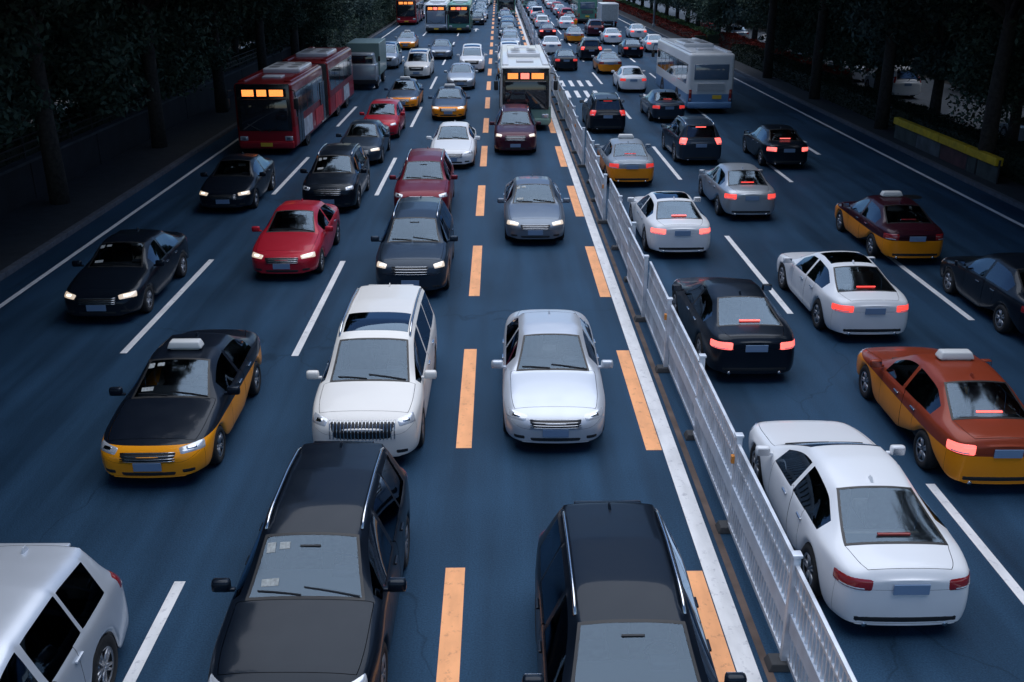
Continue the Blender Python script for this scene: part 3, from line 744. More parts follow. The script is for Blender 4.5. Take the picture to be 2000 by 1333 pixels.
def dashes(name, k, w_, y_end, period, ln, m, y1=420):
    x = k * K; R = []; y = y_end
    while y - period > -3: y -= period
    while y < y1: R.append((x - w_ / 2, x + w_ / 2, y - ln, y)); y += period
    return sheet(name, R, m, .004)
dashes('orange_dashed_line', -.074, .27, 11.57, 8.17, 4.6, M_ORANGE)
dashes('orange_dashed_line', .312, .27, 11.45, 8.17, 4.6, M_ORANGE)
dashes('white_dashed_line', -.513, .15, 26.4, 15.1, 7.0, M_WHITE)
dashes('white_dashed_line', -.949, .15, 26.6, 15.1, 7.0, M_WHITE)
dashes('white_dashed_line', .815, .15, 28.9, 15.1, 7.0, M_WHITE)
dashes('white_dashed_line', 1.30, .15, 28.4, 15.1, 7.0, M_WHITE)
sheet('white_solid_line', [(.345 * K - .13, .345 * K + .13, -20, 600)], M_WHITE, .004)
sheet('white_edge_line', [(-1.428 * K - .07, -1.428 * K + .07, -20, 600)], M_WHITE, .004)
sheet('white_edge_line', [(1.946 * K - .08, 1.946 * K + .08, -20, 600)], M_WHITE, .004)
sheet('rust_streak', [(.374 * K - .05, .374 * K + .05, -20, 140)], M_RUST, .004)
sheet('narrow_white_line', [(.0, .0, 0, 0)], M_WHITE, .004) if False else None
# faint orange line by the right kerb, zebra-like slow markings and lane arrows
b = MB()
def arrow(b, x, y, s=1):
    z = .004; b.add([(x - .09, y - 3 * s, z), (x + .09, y - 3 * s, z), (x + .09, y, z), (x - .09, y, z)], [[0, 1, 2, 3]])
    b.add([(x - .38, y, z), (x + .38, y, z), (x, y + 2.2, z)], [[0, 1, 2]])
for k, y in ((.62, 21.6), (.62, 58), (.62, 96), (1.06, 60), (1.62, 45), (1.06, 108)): arrow(b, k * K, y)
for k, y in ((-.3, 120), (-.73, 80)): arrow(b, k * K, y)
for y in (60.5, 66): 
    for i in range(4): b.add([(.62 * K - 1.1 + i * .6, y, .004), (.62 * K - .85 + i * .6, y, .004), (.62 * K - .85 + i * .6, y + 3.2, .004), (.62 * K - 1.1 + i * .6, y + 3.2, .004)], [[0, 1, 2, 3]])
struct('lane_arrows', b.mesh('lane_arrows', M_WHITE))
b = MB()
for x, y in ((1.72 * K, 34), (-.29 * K, 9.2), (.1 * K, 52), (.62 * K, 12)):
    b.add([(x + .33 * math.cos(q * math.pi / 12), y + .33 * math.sin(q * math.pi / 12), .005) for q in range(24)], [list(range(24))])
struct('manhole_covers', b.mesh('manhole_covers', mat('cast_iron', (.03, .03, .032), .5, .6, noise=.3, nscale=30)))

# ------------------------------------------------------------------ median fence (X 3.4 m)
FENCE = thing('median_fence', 'long white steel barrier fence with grey reflective band dividing the two carriageways', 'fence', (.402 * K, 0, 0))
M_FW = mat('fence_white', (.66, .70, .75), .35, .25, noise=.28, nscale=2.5); M_FG = mat('fence_pale_blue', (.50, .57, .66), .45, noise=.15, nscale=3)
PW = 3.0
def panel_mesh(near):
    b = MB()
    b.box((0, 0, .12), (.05, PW - .1, .07), bev=.01 if near else 0).box((0, 0, 1.42), (.05, PW - .1, .07), bev=.01 if near else 0).box((0, 0, 1.16), (.03, PW - .1, .04))
    for i in range(25):
        b.box((0, -PW / 2 + .12 + i * (PW - .24) / 24, .77), (.034, .03, 1.26))
    return b.mesh('panel', M_FW)
PN = panel_mesh(True)
BAND = MB().box((.0, 0, .66), (.075, PW - .1, .26), bev=.012).mesh('reflective_band', M_FG)
POST = MB().box((0, 0, .77), (.09, .09, 1.54), bev=.01).box((0, 0, 1.56), (.12, .12, .04), bev=.01).mesh('post', M_FW)
BASE = MB().box((0, 0, .05), (.42, .26, .1), taper=.8, bev=.015).mesh('base', mat('cast_base', (.05, .052, .055), .7))
REFL = MB().box((0, 0, 1.28), (.06, .08, .12), bev=.01).mesh('reflector', mat('orange_reflector', (.8, .3, .05), .3))
for i in range(64):
    y = 2.0 + i * PW
    dx = .05 * math.sin(i * 1.7) + .03 * math.sin(i * 4.3)
    p = obj('panel', PN, FENCE); p.location = (dx, y, 0); p.rotation_euler = (.004 * math.sin(i * 5.3), .028 * math.sin(i * 2.3), .014 * math.sin(i * 3.1))
    q = obj('reflective_band', BAND, p)
    s = obj('post', POST, FENCE); s.location = (dx, y - PW / 2, 0)
    q = obj('base', BASE, s)
    if i % 2 == 0: q = obj('reflector', REFL, s); q.location = (-.06, 0, -.1)

# ------------------------------------------------------------------ roadside walls, hedges, lamp posts
def wall_mat(name, col):
    return mat(name, col, .85, noise=.35, nscale=1.3, bump=.2)
wl = thing('roadside_wall', 'dark grey concrete wall with pale coping running beside the left pavement', 'wall', (-16.3, 0, 0))
b = MB(); y = -20
while y < 78: b.box((0, y + 2.98, .65), (.3, 5.94, 1.3), bev=.02); y += 6
obj('wall_panel', b.mesh('wall_panel', wall_mat('dark_wall', (.012, .014, .018))), wl)
obj('coping', MB().box((0, 30, 1.36), (.42, 100, .1), bev=.02).mesh('coping', wall_mat('coping', (.045, .052, .062))), wl)
rl = thing('pedestrian_railing', 'thin dark steel railing on top of the left roadside wall', 'railing', (-16.3, 0, 1.41))
b = MB()
for z in (.25, .5, .75): b.box((0, 30, z), (.04, 100, .04))
for y in range(-18, 80, 2): b.box((0, y, .38), (.05, .05, .76))
obj('rails', b.mesh('rails', mat('dark_steel', (.05, .055, .06), .5, .4)), rl)

M_HEDGE = mat('hedge_leaf', (.018, .030, .016), .7, noise=.6, nscale=14)
def leaf_mesh(name, pts, size, mats, rs, up=.35):
    """many small leaf quads around the given points"""
    n = len(pts); pts = np.asarray(pts, dtype=np.float64)
    nr = rs.normal(size=(n, 3)); nr[:, 2] += up; nr /= np.linalg.norm(nr, axis=1, keepdims=True)
    t = np.cross(nr, rs.normal(size=(n, 3))); t /= np.linalg.norm(t, axis=1, keepdims=True); bt = np.cross(nr, t)
    sz = size * rs.uniform(.55, 1.3, (n, 1))
    v = np.stack([pts - t * sz, pts - bt * sz * .45 + nr * sz * .1, pts + t * sz, pts + bt * sz * .45 + nr * sz * .1], axis=1).reshape(-1, 3)
    me = bpy.data.meshes.new(name); me.vertices.add(4 * n); me.loops.add(4 * n); me.polygons.add(n)
    me.vertices.foreach_set('co', v.ravel()); me.loops.foreach_set('vertex_index', np.arange(4 * n, dtype=np.int32))
    me.polygons.foreach_set('loop_start', np.arange(0, 4 * n, 4, dtype=np.int32)); me.update()
    me.materials.append(mats); me.validate(); return me
def leaf_mat(name, a, b_):
    m = bpy.data.materials.new(name); t, b = nodes(m); b.inputs['Roughness'].default_value = .6; b.inputs['Specular IOR Level'].default_value = .12
    g = t.nodes.new('ShaderNodeNewGeometry'); r = t.nodes.new('ShaderNodeValToRGB')
    r.color_ramp.elements[0].color = (*a, 1); r.color_ramp.elements[1].color = (*b_, 1)
    t.links.new(g.outputs['Random Per Island'], r.inputs[0]); t.links.new(r.outputs[0], b.inputs['Base Color']); return m
LEAF1 = leaf_mat('dark_leaves', (.014, .032, .024), (.10, .15, .11)); LEAF2 = leaf_mat('blue_green_leaves', (.016, .036, .036), (.11, .16, .14))
LEAFR = leaf_mat('red_flowering_leaves', (.10, .012, .01), (.26, .035, .022)); LEAFG = leaf_mat('lawn_leaves', (.05, .10, .04), (.12, .20, .08))
LEAFH = leaf_mat('hedge_leaves', (.006, .012, .008), (.025, .04, .024))
LEAFY = leaf_mat('yellow_flowers', (.5, .33, .01), (.8, .55, .03))
rs = np.random.default_rng(5)
def hedge(name, label, x0, x1, y0, y1, h, lm, dens=260, size=.07, cat='hedge', core=None):
    A = (x1 - x0) * (y1 - y0); n = int(min(60000, dens * A))
    p = np.column_stack([rs.uniform(x0, x1, n), rs.uniform(y0, y1, n), np.zeros(n)])
    top = rs.uniform(0, 1, n) < .6
    bump_ = .12 * np.sin(p[:, 1] * 1.3 + p[:, 0] * 2) * np.sin(p[:, 1] * .41)
    p[:, 2] = np.where(top, h + bump_ + rs.normal(0, .04, n), rs.uniform(.05, h, n))
    side = ~top; p[side, 0] = np.where(rs.uniform(0, 1, side.sum()) < .6, x0, x1) + rs.normal(0, .04, side.sum())
    t = thing(name, label, cat, ((x0 + x1) / 2, (y0 + y1) / 2, 0))
    p[:, 0] -= (x0 + x1) / 2; p[:, 1] -= (y0 + y1) / 2
    obj('foliage', leaf_mesh('foliage', p, size, lm, rs), t)
    obj('stems', MB().box((0, 0, h * .46), (x1 - x0 - .12, y1 - y0, h * .92), bev=.05).mesh('stems', M_HEDGE), t)
    return t
hedge('clipped_hedge', 'near stretch of dark clipped hedge beside the right pavement', 19.2, 20.6, 4, 46, 1.1, LEAFH, 500, .06)
hedge('clipped_hedge', 'dark clipped hedge behind the white and blue coach, beyond the near hedge', 19.2, 20.6, 46.6, 84, 1.15, LEAFH, 420, .07)
hedge('flower_hedge', 'strip of red flowering shrubs on the right verge beside the coach', 20.8, 21.9, 62, 96, 1.25, LEAFR, 500, .07)
hedge('flower_hedge', 'far dark red flowering strip at the front of the green verge', 19.2, 20.4, 100, 190, .8, LEAFR, 180, .09)
hedge('green_hedge', 'bright green low hedge on the far right verge behind the red strip', 20.5, 22.0, 100, 190, .9, LEAFG, 180, .09)
t = thing('banner_fence', 'low fence with yellow top band and faded coloured boards on the right pavement', 'fence', (18.3, 40.5, 0))
for i in range(4):
    y_ = -3.75 + i * 2.5
    p_ = obj('board', MB().box((0, y_, .42), (.05, 2.4, .62), bev=.01).mesh('board', mat(('board_grey', 'board_red', 'board_pale')[i % 3], ((.04, .055, .055), (.07, .025, .03), (.07, .085, .095))[i % 3], .6, noise=.5, nscale=2)), t)
    obj('yellow_band', MB().box((0, y_, .92), (.28, 2.46, .3), bev=.03).mesh('yellow_band', mat('yellow_fabric', (.60, .38, .01), .7, noise=.25, nscale=3)), t)
    obj('post', MB().box((0, y_ - 1.25, .5), (.06, .06, 1.0)).mesh('post', mat('dark_steel', (.05, .055, .06), .5)), t)
hedge('roadside_bushes', 'bushy dark green shrubs by the far left kerb beyond the wall', -16.4, -13.6, 82, 200, 2.2, LEAF1, 170, .12)
hedge('left_hedge', 'dark hedge behind the left roadside wall', -18.2, -16.9, 6, 90, 1.9, LEAFH, 330, .07)

def lamp(x, y, side, label):
    t = thing('street_lamp', label, 'street lamp', (x, y, 0), 0, 'street lamps along the road')
    obj('pole', MB().tube([(0, 0, 0), (0, 0, 4), (0, 0, 9.5)], [.13, .10, .07], 12).mesh('pole', mat('pale_steel', (.35, .38, .41), .4, .3), True), t)
    a = obj('arm', MB().tube([(0, 0, 9.4), (side * .9, 0, 9.9), (side * 2.2, 0, 10.05)], .045, 8).mesh('arm', mat('pale_steel', (.35, .38, .41), .4, .3), True), t)
    obj('lamp_head', MB().box((side * 2.4, 0, 10.05), (.7, .26, .14), bev=.04).mesh('lamp_head', mat('pale_steel', (.35, .38, .41), .4, .3), True), t)
    obj('base', MB().box((0, 0, .25), (.36, .36, .5), bev=.03).mesh('base', mat('pale_steel', (.35, .38, .41), .4, .3)), t)
lamp(18.5, 122, -1, 'pale lamp post at the far right kerb near the green verge')

# grey cabinet on the right verge
t = thing('utility_cabinet', 'dull grey utility cabinet standing on the right verge behind the hedge', 'cabinet', (21.6, 37.5, 0))
obj('housing', MB().box((0, 0, .95), (.9, 1.5, 1.6), bev=.03).mesh('housing', wall_mat('cabinet_grey', (.13, .15, .17))), t)
obj('lid', MB().box((0, 0, 1.79), (1.06, 1.66, .08), bev=.02).mesh('lid', wall_mat('cabinet_lid', (.2, .22, .24))), t)
obj('plinth', MB().box((0, 0, .08), (1.0, 1.6, .15)).mesh('plinth', M_KERB), t)

# buildings far behind the trees
def building(x, y, w_, d, h, label, face):
    t = thing('roadside_building', label, 'building', (x, y, 0))
    obj('wall', MB().box((0, 0, h / 2), (w_, d, h), bev=.05).mesh('wall', wall_mat('building_grey', (.07, .08, .095))), t)
    obj('roof', MB().box((0, 0, h + .2), (w_ + .5, d + .5, .4), bev=.05).mesh('roof', wall_mat('roof_grey', (.05, .055, .06))), t)
    n = int(d / 3.2); fl = int(h / 3.2)
    for f in range(fl):
        obj('ledge', MB().box((face * (w_ / 2 + .12), 0, 3.2 * f + 3.05), (.24, d, .22)).mesh('ledge', M_KERB), t)
        for k in range(n):
            y_ = -d / 2 + 3.2 * (k + .5)
            wn = obj('window', MB().box((face * (w_ / 2 + .03), y_, 3.2 * f + 1.6), (.06, 2.1, 1.6), bev=.02).mesh('window', mat('frame_grey', (.25, .27, .3), .5)), t)
            obj('pane', MB().box((face * (w_ / 2 + .065), y_, 3.2 * f + 1.6), (.02, 1.9, 1.4)).mesh('pane', mat('dim_pane', (.04, .06, .085), .1, coat=1)), wn)
building(-33, 44, 8, 46, 13, 'long grey building with rows of windows behind the left trees', 1)
building(-32, 104, 8, 44, 16, 'second grey building behind the left trees, beyond the red bus', 1)
building(40, 52, 10, 52, 14, 'grey building with rows of windows behind the right trees', -1)
building(40, 124, 10, 48, 14, 'farther grey building behind the right trees, beyond the coach', -1)

# ------------------------------------------------------------------ trees
BARK = mat('bark', (.035, .030, .026), .9, noise=.5, nscale=9, bump=.6)
def crown_pts(rs, n, R, z0, z1, nb):
    P = []; blobs = []
    for k in range(nb):
        a = rs.uniform(0, 2 * np.pi); r = R * np.sqrt(rs.uniform(0, 1)) * .78; u = rs.uniform(0, 1)
        z = z0 + (z1 - z0) * u; r *= np.sqrt(max(.1, 1 - (2 * u - .85) ** 2 * .8))
        blobs.append((r * np.cos(a), r * np.sin(a), z, rs.uniform(.75, 1.5)))
    per = n // nb
    for bx, by, bz, br in blobs:
        d = rs.normal(size=(per, 3)); d /= np.linalg.norm(d, axis=1, keepdims=True)
        rad = br * rs.uniform(.25, 1, (per, 1)) ** .45 * (1 + .25 * rs.normal(size=(per, 1)) * .5)
        P.append(np.array([bx, by, bz]) + d * rad * np.array([1, 1, .62]))
    return np.concatenate(P), blobs
CR = []
for k in range(4):
    r2 = np.random.default_rng(20 + k); lowc = k >= 2
    P, blobs = crown_pts(r2, 42000, 4.2 if not lowc else 3.6, 1.9 if lowc else 2.5, 10.5, 60)
    tm = MB(); h = 4.2
    lean = (r2.uniform(-.4, .4), r2.uniform(-.4, .4))
    tm.tube([(0, 0, -.1), (.03, .02, 1.2), (lean[0] * .5, lean[1] * .5, 3), (lean[0], lean[1], 5.5), (lean[0] * 1.3, lean[1] * 1.3, 9)], [.27, .21, .18, .13, .05], 12)
    for bx, by, bz, br in blobs[:26]:
        zs = max(2.4, bz * .55); s = zs / 9 * 1.3
        tm.tube([(lean[0] * s, lean[1] * s, zs), ((bx + lean[0] * s) / 2, (by + lean[1] * s) / 2, (zs + bz) / 2 - .1), (bx, by, bz)], [.09, .055, .02], 6)
    CR.append((leaf_mesh('crown', P, .11, LEAF1 if k % 2 == 0 else LEAF2, r2), tm.mesh('trunk', BARK, True)))
r2 = np.random.default_rng(77)  # high-crowned tree, added to shade the outer lanes
P, blobs = crown_pts(r2, 80000, 8.4, 7.2, 13.5, 110)
tm = MB(); tm.tube([(0, 0, -.1), (.05, 0, 3), (0, .1, 7), (.1, 0, 12)], [.30, .24, .2, .07], 14)
for bx, by, bz, br in blobs[:40]:
    zs = 5 + (bz - 6) * .4; tm.tube([(0, 0, zs), (bx / 2, by / 2, (zs + bz) / 2 - .2), (bx, by, bz)], [.11, .07, .025], 6)
CR.append((leaf_mesh('crown', P, .16, LEAF1, r2), tm.mesh('trunk', BARK, True)))
r2 = np.random.default_rng(78)  # wider crown, added to carry the shade further over the road
P, blobs = crown_pts(r2, 110000, 11.5, 7.6, 13.5, 170)
tm = MB(); tm.tube([(0, 0, -.1), (.05, 0, 3), (0, .1, 7), (.1, 0, 12)], [.34, .28, .24, .08], 14)
for bx, by, bz, br in blobs[:60]:
    zs = 5.2 + (bz - 6) * .3; tm.tube([(0, 0, zs), (bx / 2, by / 2, (zs + bz) / 2 + .6), (bx, by, bz)], [.13, .08, .03], 6)
CR.append((leaf_mesh('crown', P, .19, LEAF1, r2), tm.mesh('trunk', BARK, True)))
TREES = []
def tree(x, y, k, s, group):
    TREES.append((x, y, k, s, group))
r3 = random.Random(11)
y = -9
while y < 76:
    tree(-14.9, y, 4 if y < 11 else 5, 1.0, 'L0'); y += 10.5  # added shade trees, crowns mostly above the view
y = -6
while y < 80:
    tree(18.6, y, 4 if y < 11 else 5, 1.0, 'R0'); y += 10.8  # same added shade trees along the right side
y = 9
while y < 175:
    tree((-17.4 if y < 78 else -15.6) + r3.uniform(-.5, .5), y, r3.choice((0, 1, 2)), r3.uniform(1.1, 1.35) if y < 78 else r3.uniform(.8, 1), 'L1'); y += r3.uniform(6.2, 8)
y = 13
while y < 160:
    tree(-26 + r3.uniform(-1, 1), y, r3.choice((2, 3)), r3.uniform(1.0, 1.25), 'L2'); y += r3.uniform(6.5, 8.5)
y = 12
while y < 175:
    tree(21.6 + r3.uniform(-.3, .5), y, r3.choice((0, 1, 2)), r3.uniform(1.05, 1.25), 'R1'); y += r3.uniform(6.8, 8.8)
y = 18
while y < 160:
    tree(31.8 + r3.uniform(-.8, 1), y, r3.choice((2, 3)), r3.uniform(1.0, 1.25), 'R2'); y += r3.uniform(6.5, 8.5)
ORD = ['nearest', 'second', 'third', 'fourth', 'fifth', 'sixth', 'seventh', 'eighth', 'ninth', 'tenth', 'eleventh', 'twelfth', 'thirteenth', 'fourteenth', 'fifteenth',
       'sixteenth', 'seventeenth', 'eighteenth', 'nineteenth', 'twentieth'] + ['twenty-' + q for q in ('first', 'second', 'third', 'fourth', 'fifth', 'sixth', 'seventh', 'eighth', 'ninth')] + ['thirtieth', 'thirty-first', 'thirty-second', 'thirty-third', 'thirty-fourth', 'thirty-fifth', 'thirty-sixth']
ROWS = {'L0': 'tall tree added on the left pavement to shade the outer lanes', 'R0': 'tall tree added on the right pavement to shade the outer lanes', 'L1': 'dark leafy tree by the left roadside wall', 'L2': 'dark leafy tree in the back row behind the left service road',
        'R1': 'dark leafy tree on the right verge hedge line', 'R2': 'dark leafy tree in the back row beyond the right service road'}
cnt = {}
for x, y, k, s, g in TREES:
    i = cnt.get(g, 0); cnt[g] = i + 1
    t = thing('street_tree', f'{ROWS[g]}, {ORD[i]} from the camera', 'tree', (x, y, 0), r3.uniform(0, 6.28), 'trees lining both sides of the road')
    t.scale = (s, s, s)
    obj('trunk', CR[k][1], t); obj('crown', CR[k][0], t)

# ------------------------------------------------------------------ vehicles
# (lane, kind, paint, x, y, mode, lights, label)   x, y = pixel of the bumper nearest the camera (mode 'b') or of the rear roof edge ('r')
V = []
GIN = 'vehicles driving towards the camera'; GOUT = 'vehicles driving away from the camera'
def veh(lane, kind, col, px, py, label=None, on=False, mode='b', rails=True, extra=None, Y=None, seat=False):
    h = .3 if mode == 'b' else {'bmpv': 1.7, 'mpv': 1.7, 'fast': 1.2, 'sedan': 1.4, 'suv': 1.62}[kind]
    p = px2g(px, py, h) if Y is None else Vector((px * K, Y, 0))
    k = 'sedan' if kind == 'taxi' else kind
    L = DIM.get(kind, {'bus': 12, 'artic': 17.5, 'coach': 10.5, 'truck': 6}.get(kind)); W2 = .5
    if mode == 'b': yc = p.y + L / 2
    elif mode == 'r': yc = p.y - (L / 2 - .35) if lane[0] == 'L' else p.y - (L/2 - .2)
    elif mode == 'rr': yc = p.y + L / 2 - 1.0
    V.append(dict(lane=lane, kind=kind, tp=k, col=col, x=p.x, y=yc, L=L, label=label, on=on, rails=rails, seat=seat))
# --- towards the camera
veh('L0', 'suv', 'black', 1187, 975, 'black off-roader with silver roof rails at the bottom of the orange-dashed lane', mode='r')
veh('L0', 'sedan', 'pale_silver', 1088, 858, 'pale silver sedan right behind the black off-roader between the orange dashes')
veh('L0', 'sedan', 'grey', 1046, 463, 'grey sedan with headlights lit between the two orange dashed lines', on=True)
veh('L0', 'suv', 'maroon', 1008, 291, 'dark maroon off-roader in front of the white-roofed city bus', on=True)
veh('L0', 'bus', 'bus_white', 1027, 244, 'white-roofed city bus with black front and lit red and orange destination sign')
veh('L1', 'suv', 'black', 668, 858, 'black off-roader with chrome rails at the bottom, left of the orange dashes', mode='r')
veh('L1', 'mpv', 'warm_white', 712, 886, 'large warm white people carrier with ribbed chrome grille and dark sunroof')
veh('L1', 'suv', 'dark_grey', 802, 563, 'dark off-roader between the white people carrier and the red off-roader', on=True)
veh('L1', 'suv', 'dark_red', 822, 417, 'deep red off-roader behind the dark off-roader, left of the orange dashes')
veh('L1', 'sedan', 'white', 883, 318, 'white sedan between the deep red off-roader and a black and orange taxi')
veh('L1', 'taxi', 'taxi_blue', 875, 226, 'dark taxi with orange bumper just behind the white sedan', on=True)
veh('L1', 'sedan', 'silver', 899, 168, 'silver sedan just behind the dark taxi with orange bumper')
veh('L1', 'mpv', 'white', 921, 134, 'white people carrier behind the silver sedan left of the orange dashes', rails=False)
veh('L2', 'suv', 'pale_silver', 62, 1058, 'pale silver off-roader cut off by the bottom left corner of the picture', mode='r', rails=False)
veh('L2', 'taxi', 'taxi_black', 290, 925, 'black taxi with orange bumper and side band, pale sign on its roof')
veh('L2', 'sedan', 'red', 552, 530, 'bright red sedan with headlights lit, second vehicle behind the black taxi lane', on=True)
veh('L2', 'suv', 'black', 640, 402, 'black off-roader close behind the bright red sedan')
veh('L2', 'sedan', 'dark_grey', 700, 312, 'dark grey sedan between the black off-roader and the small red hatchback', on=True)
veh('L2', 'hatch', 'red', 742, 262, 'small red hatchback in front of the dark taxi on the left')
veh('L2', 'taxi', 'taxi_blue', 785, 207, 'dark taxi with yellow side band just behind the small red hatchback')
veh('L2', 'mpv', 'warm_white', 814, 147, 'cream people carrier behind the taxi with yellow side band')
veh('L2', 'sedan', 'grey', 860, 110, 'grey sedan in front of the white bus at the upper left')
veh('L2', 'bus', 'bus_plain', 851, 60, 'white bus near the top left, left one of the pair side by side')
veh('L1', 'bus', 'bus_teal', 897, 60, 'dark-fronted bus with lit sign, right one of the pair side by side')
veh('L3', 'sedan', 'black', 190, 612, 'black sedan with lit headlights nearest in the far left lane', on=True)
veh('L3', 'sedan', 'black', 435, 402, 'black sedan with lit headlights directly in front of the red bus', on=True)
veh('L3', 'artic', 'bus_red', 525, 290, 'red articulated bus with orange lit sign in the far left lane')
veh('L3', 'truck', 'truck_green', 705, 168, 'grey-green box truck behind the red articulated bus')
veh('L3', 'mpv', 'silver', 752, 128, 'silver people carrier behind the grey-green box truck')
veh('L3', 'taxi', 'taxi_beige', 792, 92, 'pale taxi with orange band in the far left lane near the trees', on=True)
veh('L3', 'bus', 'bus_red', 795, 45, 'red-roofed bus at the top left by the trees')
# --- away from the camera
veh('R0', 'fast', 'white', 1768, 1212, 'large white sedan nearest on the right of the median fence')
veh('R0', 'fast', 'black', 1472, 724, 'black sedan with red tail lights lit beside the median fence', on=True)
veh('R0', 'fastsun', 'white', 1330, 488, 'white sedan with dark roof glass directly ahead of the near black sedan', on=True)
veh('R0', 'taxi', 'taxi_beige', 1234, 352, 'pale-roofed taxi with orange bumper beside the median fence', on=True)
veh('R0', 'suv', 'black', 1187, 250, 'black off-roader ahead of the pale-roofed taxi by the fence', on=True)
veh('R0', 'sedan', 'black', 1106, 132, 'black sedan with brake lights lit ahead of the painted lane arrow', on=True)
veh('R0', 'sedan', 'white', 1078, 101, 'white sedan ahead of the braking black sedan by the fence')
veh('R0', 'sedan', 'maroon', 1070, 71, 'dark red sedan ahead of the white sedan by the upper fence', on=True)
veh('R0', 'hatch', 'white', 1060, 52, 'white hatchback ahead of the dark red sedan by the upper fence', on=True)
veh('R1', 'taxi', 'taxi_orange', 1960, 938, 'rust red taxi with yellow band and tail light lit at the right edge', on=True)
veh('R1', 'fastsun', 'white', 1702, 648, 'white sedan with dark sunroof and tail lights lit ahead of the rust red taxi', on=True)
veh('R1', 'sedan', 'silver', 1466, 416, 'silver sedan with tail lights lit in the middle right lane', on=True)
veh('R1', 'suv', 'dark_grey', 1367, 310, 'dark grey off-roader with brake lights lit ahead of the silver sedan', on=True)
veh('R1', 'sedan', 'dark_grey', 1306, 230, 'dark grey sedan beside the rear of the white and blue coach', on=True)
veh('R1', 'sedan', 'white', 1238, 173, 'white sedan with red tail lights level with the coach front', on=True)
veh('R1', 'taxi', 'taxi_beige', 1192, 138, 'taxi with yellow bumper ahead of the white sedan in the middle right lane')
veh('R1', 'suv', 'black', 1155, 112, 'black off-roader with two bright brake lights ahead of the yellow-bumper taxi', on=True)
veh('R1', 'taxi', 'taxi_beige', 1124, 79, 'small distant taxi with yellow bumper ahead of the black off-roader')
veh('R1', 'sedan', 'white', 1107, 54, 'distant white sedan ahead of the small taxi in the middle right lane', on=True)
veh('R2', 'sedan', 'black', 2075, 655, 'black sedan cut off by the right edge, above the rust red taxi')
veh('R2', 'taxi', 'taxi_maroon', 1788, 500, 'dark maroon taxi with yellow band and pale roof sign in the far right lane')
veh('R2', 'sedan', 'black', 1540, 318, 'black sedan with bright red tail lights in the far right lane', on=True)
veh('R2', 'coach', 'coach', 1383, 212, 'white coach with blue lower body seen from behind on the right')
veh('R2', 'sedan', 'black', 1238, 107, 'black sedan with red tail lights ahead of the coach', on=True)
veh('R2', 'sedan', 'white', 1282, 97, 'white sedan at the right kerb ahead of the coach', on=True)
veh('R2', 'sedan', 'white', 1248, 72, 'second white sedan at the right kerb, farther than the first', on=True)
veh('R2', 'sedan', 'white', 1198, 82, 'white sedan between the lanes left of the far right kerb pair', on=True)
veh('R2', 'suv', 'maroon', 1164, 66, 'dark red off-roader far up the right carriageway')
veh('R2', 'bus', 'bus_teal', 1146, 42, 'green bus far up the right carriageway')
veh('R2', 'truck', 'bus_plain', 1190, 50, 'pale box truck to the right of the distant green bus')
# --- the rest of the queues, up to where the picture ends
LN = {'L0': (.119, 'queue between the orange dashes'), 'L1': (-.29, 'queue left of the orange dashes'), 'L2': (-.73, 'second queue left of the orange dashes'),
      'L3': (-1.17, 'far left queue'), 'R0': (.62, 'queue right of the median fence'), 'R1': (1.06, 'middle right queue'), 'R2': (1.58, 'far right queue')}
rq = random.Random(3)
PAL_L = ['white', 'silver', 'white', 'pale_silver', 'black', 'grey', 'silver', 'warm_white', 'champagne', 'navy', 'dark_grey']
PAL_R = ['white', 'black', 'silver', 'dark_red', 'dark_grey', 'white', 'grey', 'red', 'navy', 'white']
for ln, (k, ph) in LN.items():
    far = max(v['y'] + v['L'] / 2 for v in V if v['lane'] == ln)
    y = far + rq.uniform(1.2, 2.5); out = ln[0] == 'R'
    while y < (218 if not out else 225):
        kind = rq.choice(['sedan', 'sedan', 'sedan', 'suv', 'suv', 'hatch', 'mpv', 'taxi'])
        if rq.random() < .05: kind = 'bus'
        if kind == 'taxi': col = rq.choice(['taxi_beige', 'taxi_blue', 'taxi_maroon'])
        elif kind == 'bus': col = rq.choice(['bus_plain', 'bus_white', 'bus_teal'])
        else: col = rq.choice(PAL_R if out else PAL_L)
        L = DIM.get(kind, 12)
        V.append(dict(lane=ln, kind=kind, tp='sedan' if kind == 'taxi' else kind, col=col, x=k * K + rq.uniform(-.25, .25), y=y + L / 2, L=L, label=None,
                      on=rq.random() < (.65 if out else .3), rails=rq.random() < .5, seat=False))
        y += L + (rq.uniform(1.3, 3.2) if not out else rq.uniform(2.0, 6.0))
# parked and moving vehicles on the service roads, glimpsed through the trees
for x, y, kind, col, out in ((-20.2, 30, 'sedan', 'silver', 0), (-20.4, 47, 'suv', 'white', 0), (-20.2, 55, 'sedan', 'pale_silver', 0), (-20.3, 63, 'mpv', 'white', 0), (-20.2, 72, 'sedan', 'white', 0), (-20.4, 84, 'sedan', 'silver', 0),
                        (24.2, 44, 'sedan', 'silver', 1), (24.3, 62, 'mpv', 'white', 1), (24.2, 70, 'sedan', 'pale_silver', 1), (24.2, 79, 'suv', 'white', 1), (24.3, 92, 'sedan', 'white', 1), (24.2, 104, 'sedan', 'silver', 1), (24.2, 118, 'hatch', 'red', 1)):
    V.append(dict(lane='S' + ('R' if out else 'L'), kind=kind, tp=kind, col=col, x=x, y=y, L=DIM[kind], label=None, on=False, rails=False, seat=False))
WORD = {'sedan': 'sedan', 'fastsun': 'sedan', 'fast': 'sedan', 'suv': 'off-roader', 'mpv': 'people carrier', 'bmpv': 'people carrier', 'hatch': 'hatchback', 'taxi': 'two-tone taxi', 'bus': 'bus', 'artic': 'bus', 'coach': 'coach', 'truck': 'box truck'}
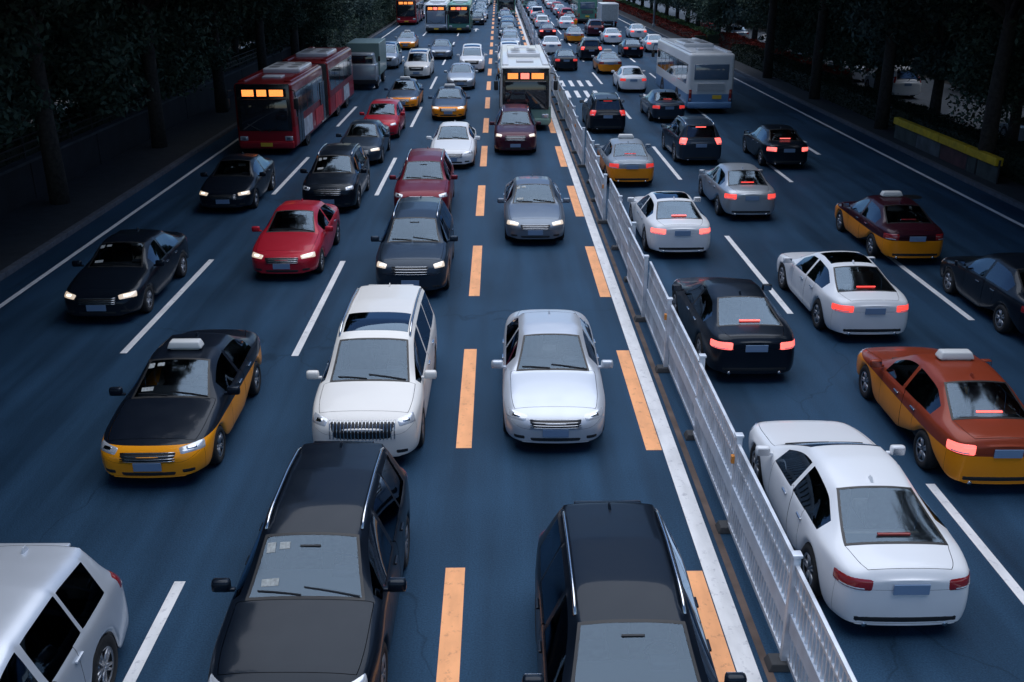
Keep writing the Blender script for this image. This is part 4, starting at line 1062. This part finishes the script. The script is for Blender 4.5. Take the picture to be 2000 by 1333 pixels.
NAME = {'sedan': 'sedan_car', 'fastsun': 'sedan_car', 'fast': 'sedan_car', 'suv': 'off_road_car', 'mpv': 'people_carrier', 'bmpv': 'people_carrier', 'hatch': 'hatchback_car', 'taxi': 'taxi', 'bus': 'city_bus', 'artic': 'articulated_bus', 'coach': 'coach', 'truck': 'box_truck'}
CAT = {'taxi': 'taxi', 'bus': 'bus', 'artic': 'bus', 'coach': 'coach', 'truck': 'truck'}
COLW = {'bus_plain': 'white', 'bus_white': 'white-roofed', 'bus_teal': 'green', 'taxi_beige': 'pale', 'taxi_blue': 'dark blue', 'taxi_maroon': 'maroon'}
LN['SL'] = (0, 'line parked on the left service road'); LN['SR'] = (0, 'line parked on the right service road')
ORD[0] = 'first'
for ln in LN:
    q = sorted([v for v in V if v['lane'] == ln], key=lambda v: v['y'])
    for i, v in enumerate(q):
        if v['label'] is None:
            c = COLW.get(v['col'], v['col'].replace('_', ' '))
            v['label'] = f"{c} {WORD[v['kind']]}, {ORD[i]} from the camera in the {LN[ln][1]}"
chk = sorted(V, key=lambda v: v['y'])
for i, a in enumerate(chk):
    for b_ in chk[i + 1:i + 14]:
        wa = 2.5 if a['kind'] in ('bus', 'artic', 'coach') else 1.85; wb = 2.5 if b_['kind'] in ('bus', 'artic', 'coach') else 1.85
        if abs(a['x'] - b_['x']) < (wa + wb) / 2 and abs(a['y'] - b_['y']) < (a['L'] + b_['L']) / 2: print('OVERLAP', a['label'], '|', b_['label'], round(a['y'], 1), round(b_['y'], 1), round((a['L'] + b_['L']) / 2 - abs(a['y'] - b_['y']), 2))
for v in V:
    inn = v['lane'] in ('L0', 'L1', 'L2', 'L3', 'SL'); k = v['kind']; rz = math.pi if inn else 0
    rz += rq.uniform(-.012, .012)
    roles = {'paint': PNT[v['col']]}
    if k in ('bus', 'artic', 'coach', 'truck'):
        white = PNT['bus_plain']
        roof = {'bus_red': PNT['bus_red'], 'bus_teal': PNT['bus_teal']}.get(v['col'], white)
        roles.update(roof=roof, roofbox=white, bump={'bus_red': PNT['bus_red'], 'coach': PNT['coach'], 'bus_white': PNT['bus_white']}.get(v['col'], TRIM), vent=PNT['bus_plain'] if k == 'coach' else TRIM,
                     paint2=PNT['bus_plain'] if v['col'] == 'bus_plain' else PNT['silver'])
        if k == 'artic': roles['hatch'] = mat('hatch_pale', (.5, .52, .55), .5)
        if v['col'] in ('bus_red',): roles['led'] = LED_O
        if v['col'] == 'bus_plain' and k == 'bus': roles.update(ws=mat('painted_reflection_glass', (.22, .27, .33), .08, coat=1))  # pale reflection painted into the windscreen's base colour
        skip = []
    else:
        if v['on']:
            if inn: roles['head'] = LENSON; roles['headbulb'] = BULBON
            else: roles['tail'] = rq.choice((TAILON, TAILON2, TAILON2, TAILON3))
        if v['col'] in ('black', 'white'): roles['seat'] = SEATL
        skip = [] if k == 'taxi' else ['taxisign']
        if not v['rails']: skip.append('rail')
        if rq.random() < .55: skip.append('sticker')
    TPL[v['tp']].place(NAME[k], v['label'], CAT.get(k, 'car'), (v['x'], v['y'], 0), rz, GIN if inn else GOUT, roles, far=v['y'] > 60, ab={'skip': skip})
print('vehicles', len(V), 'objects', len(bpy.data.objects))
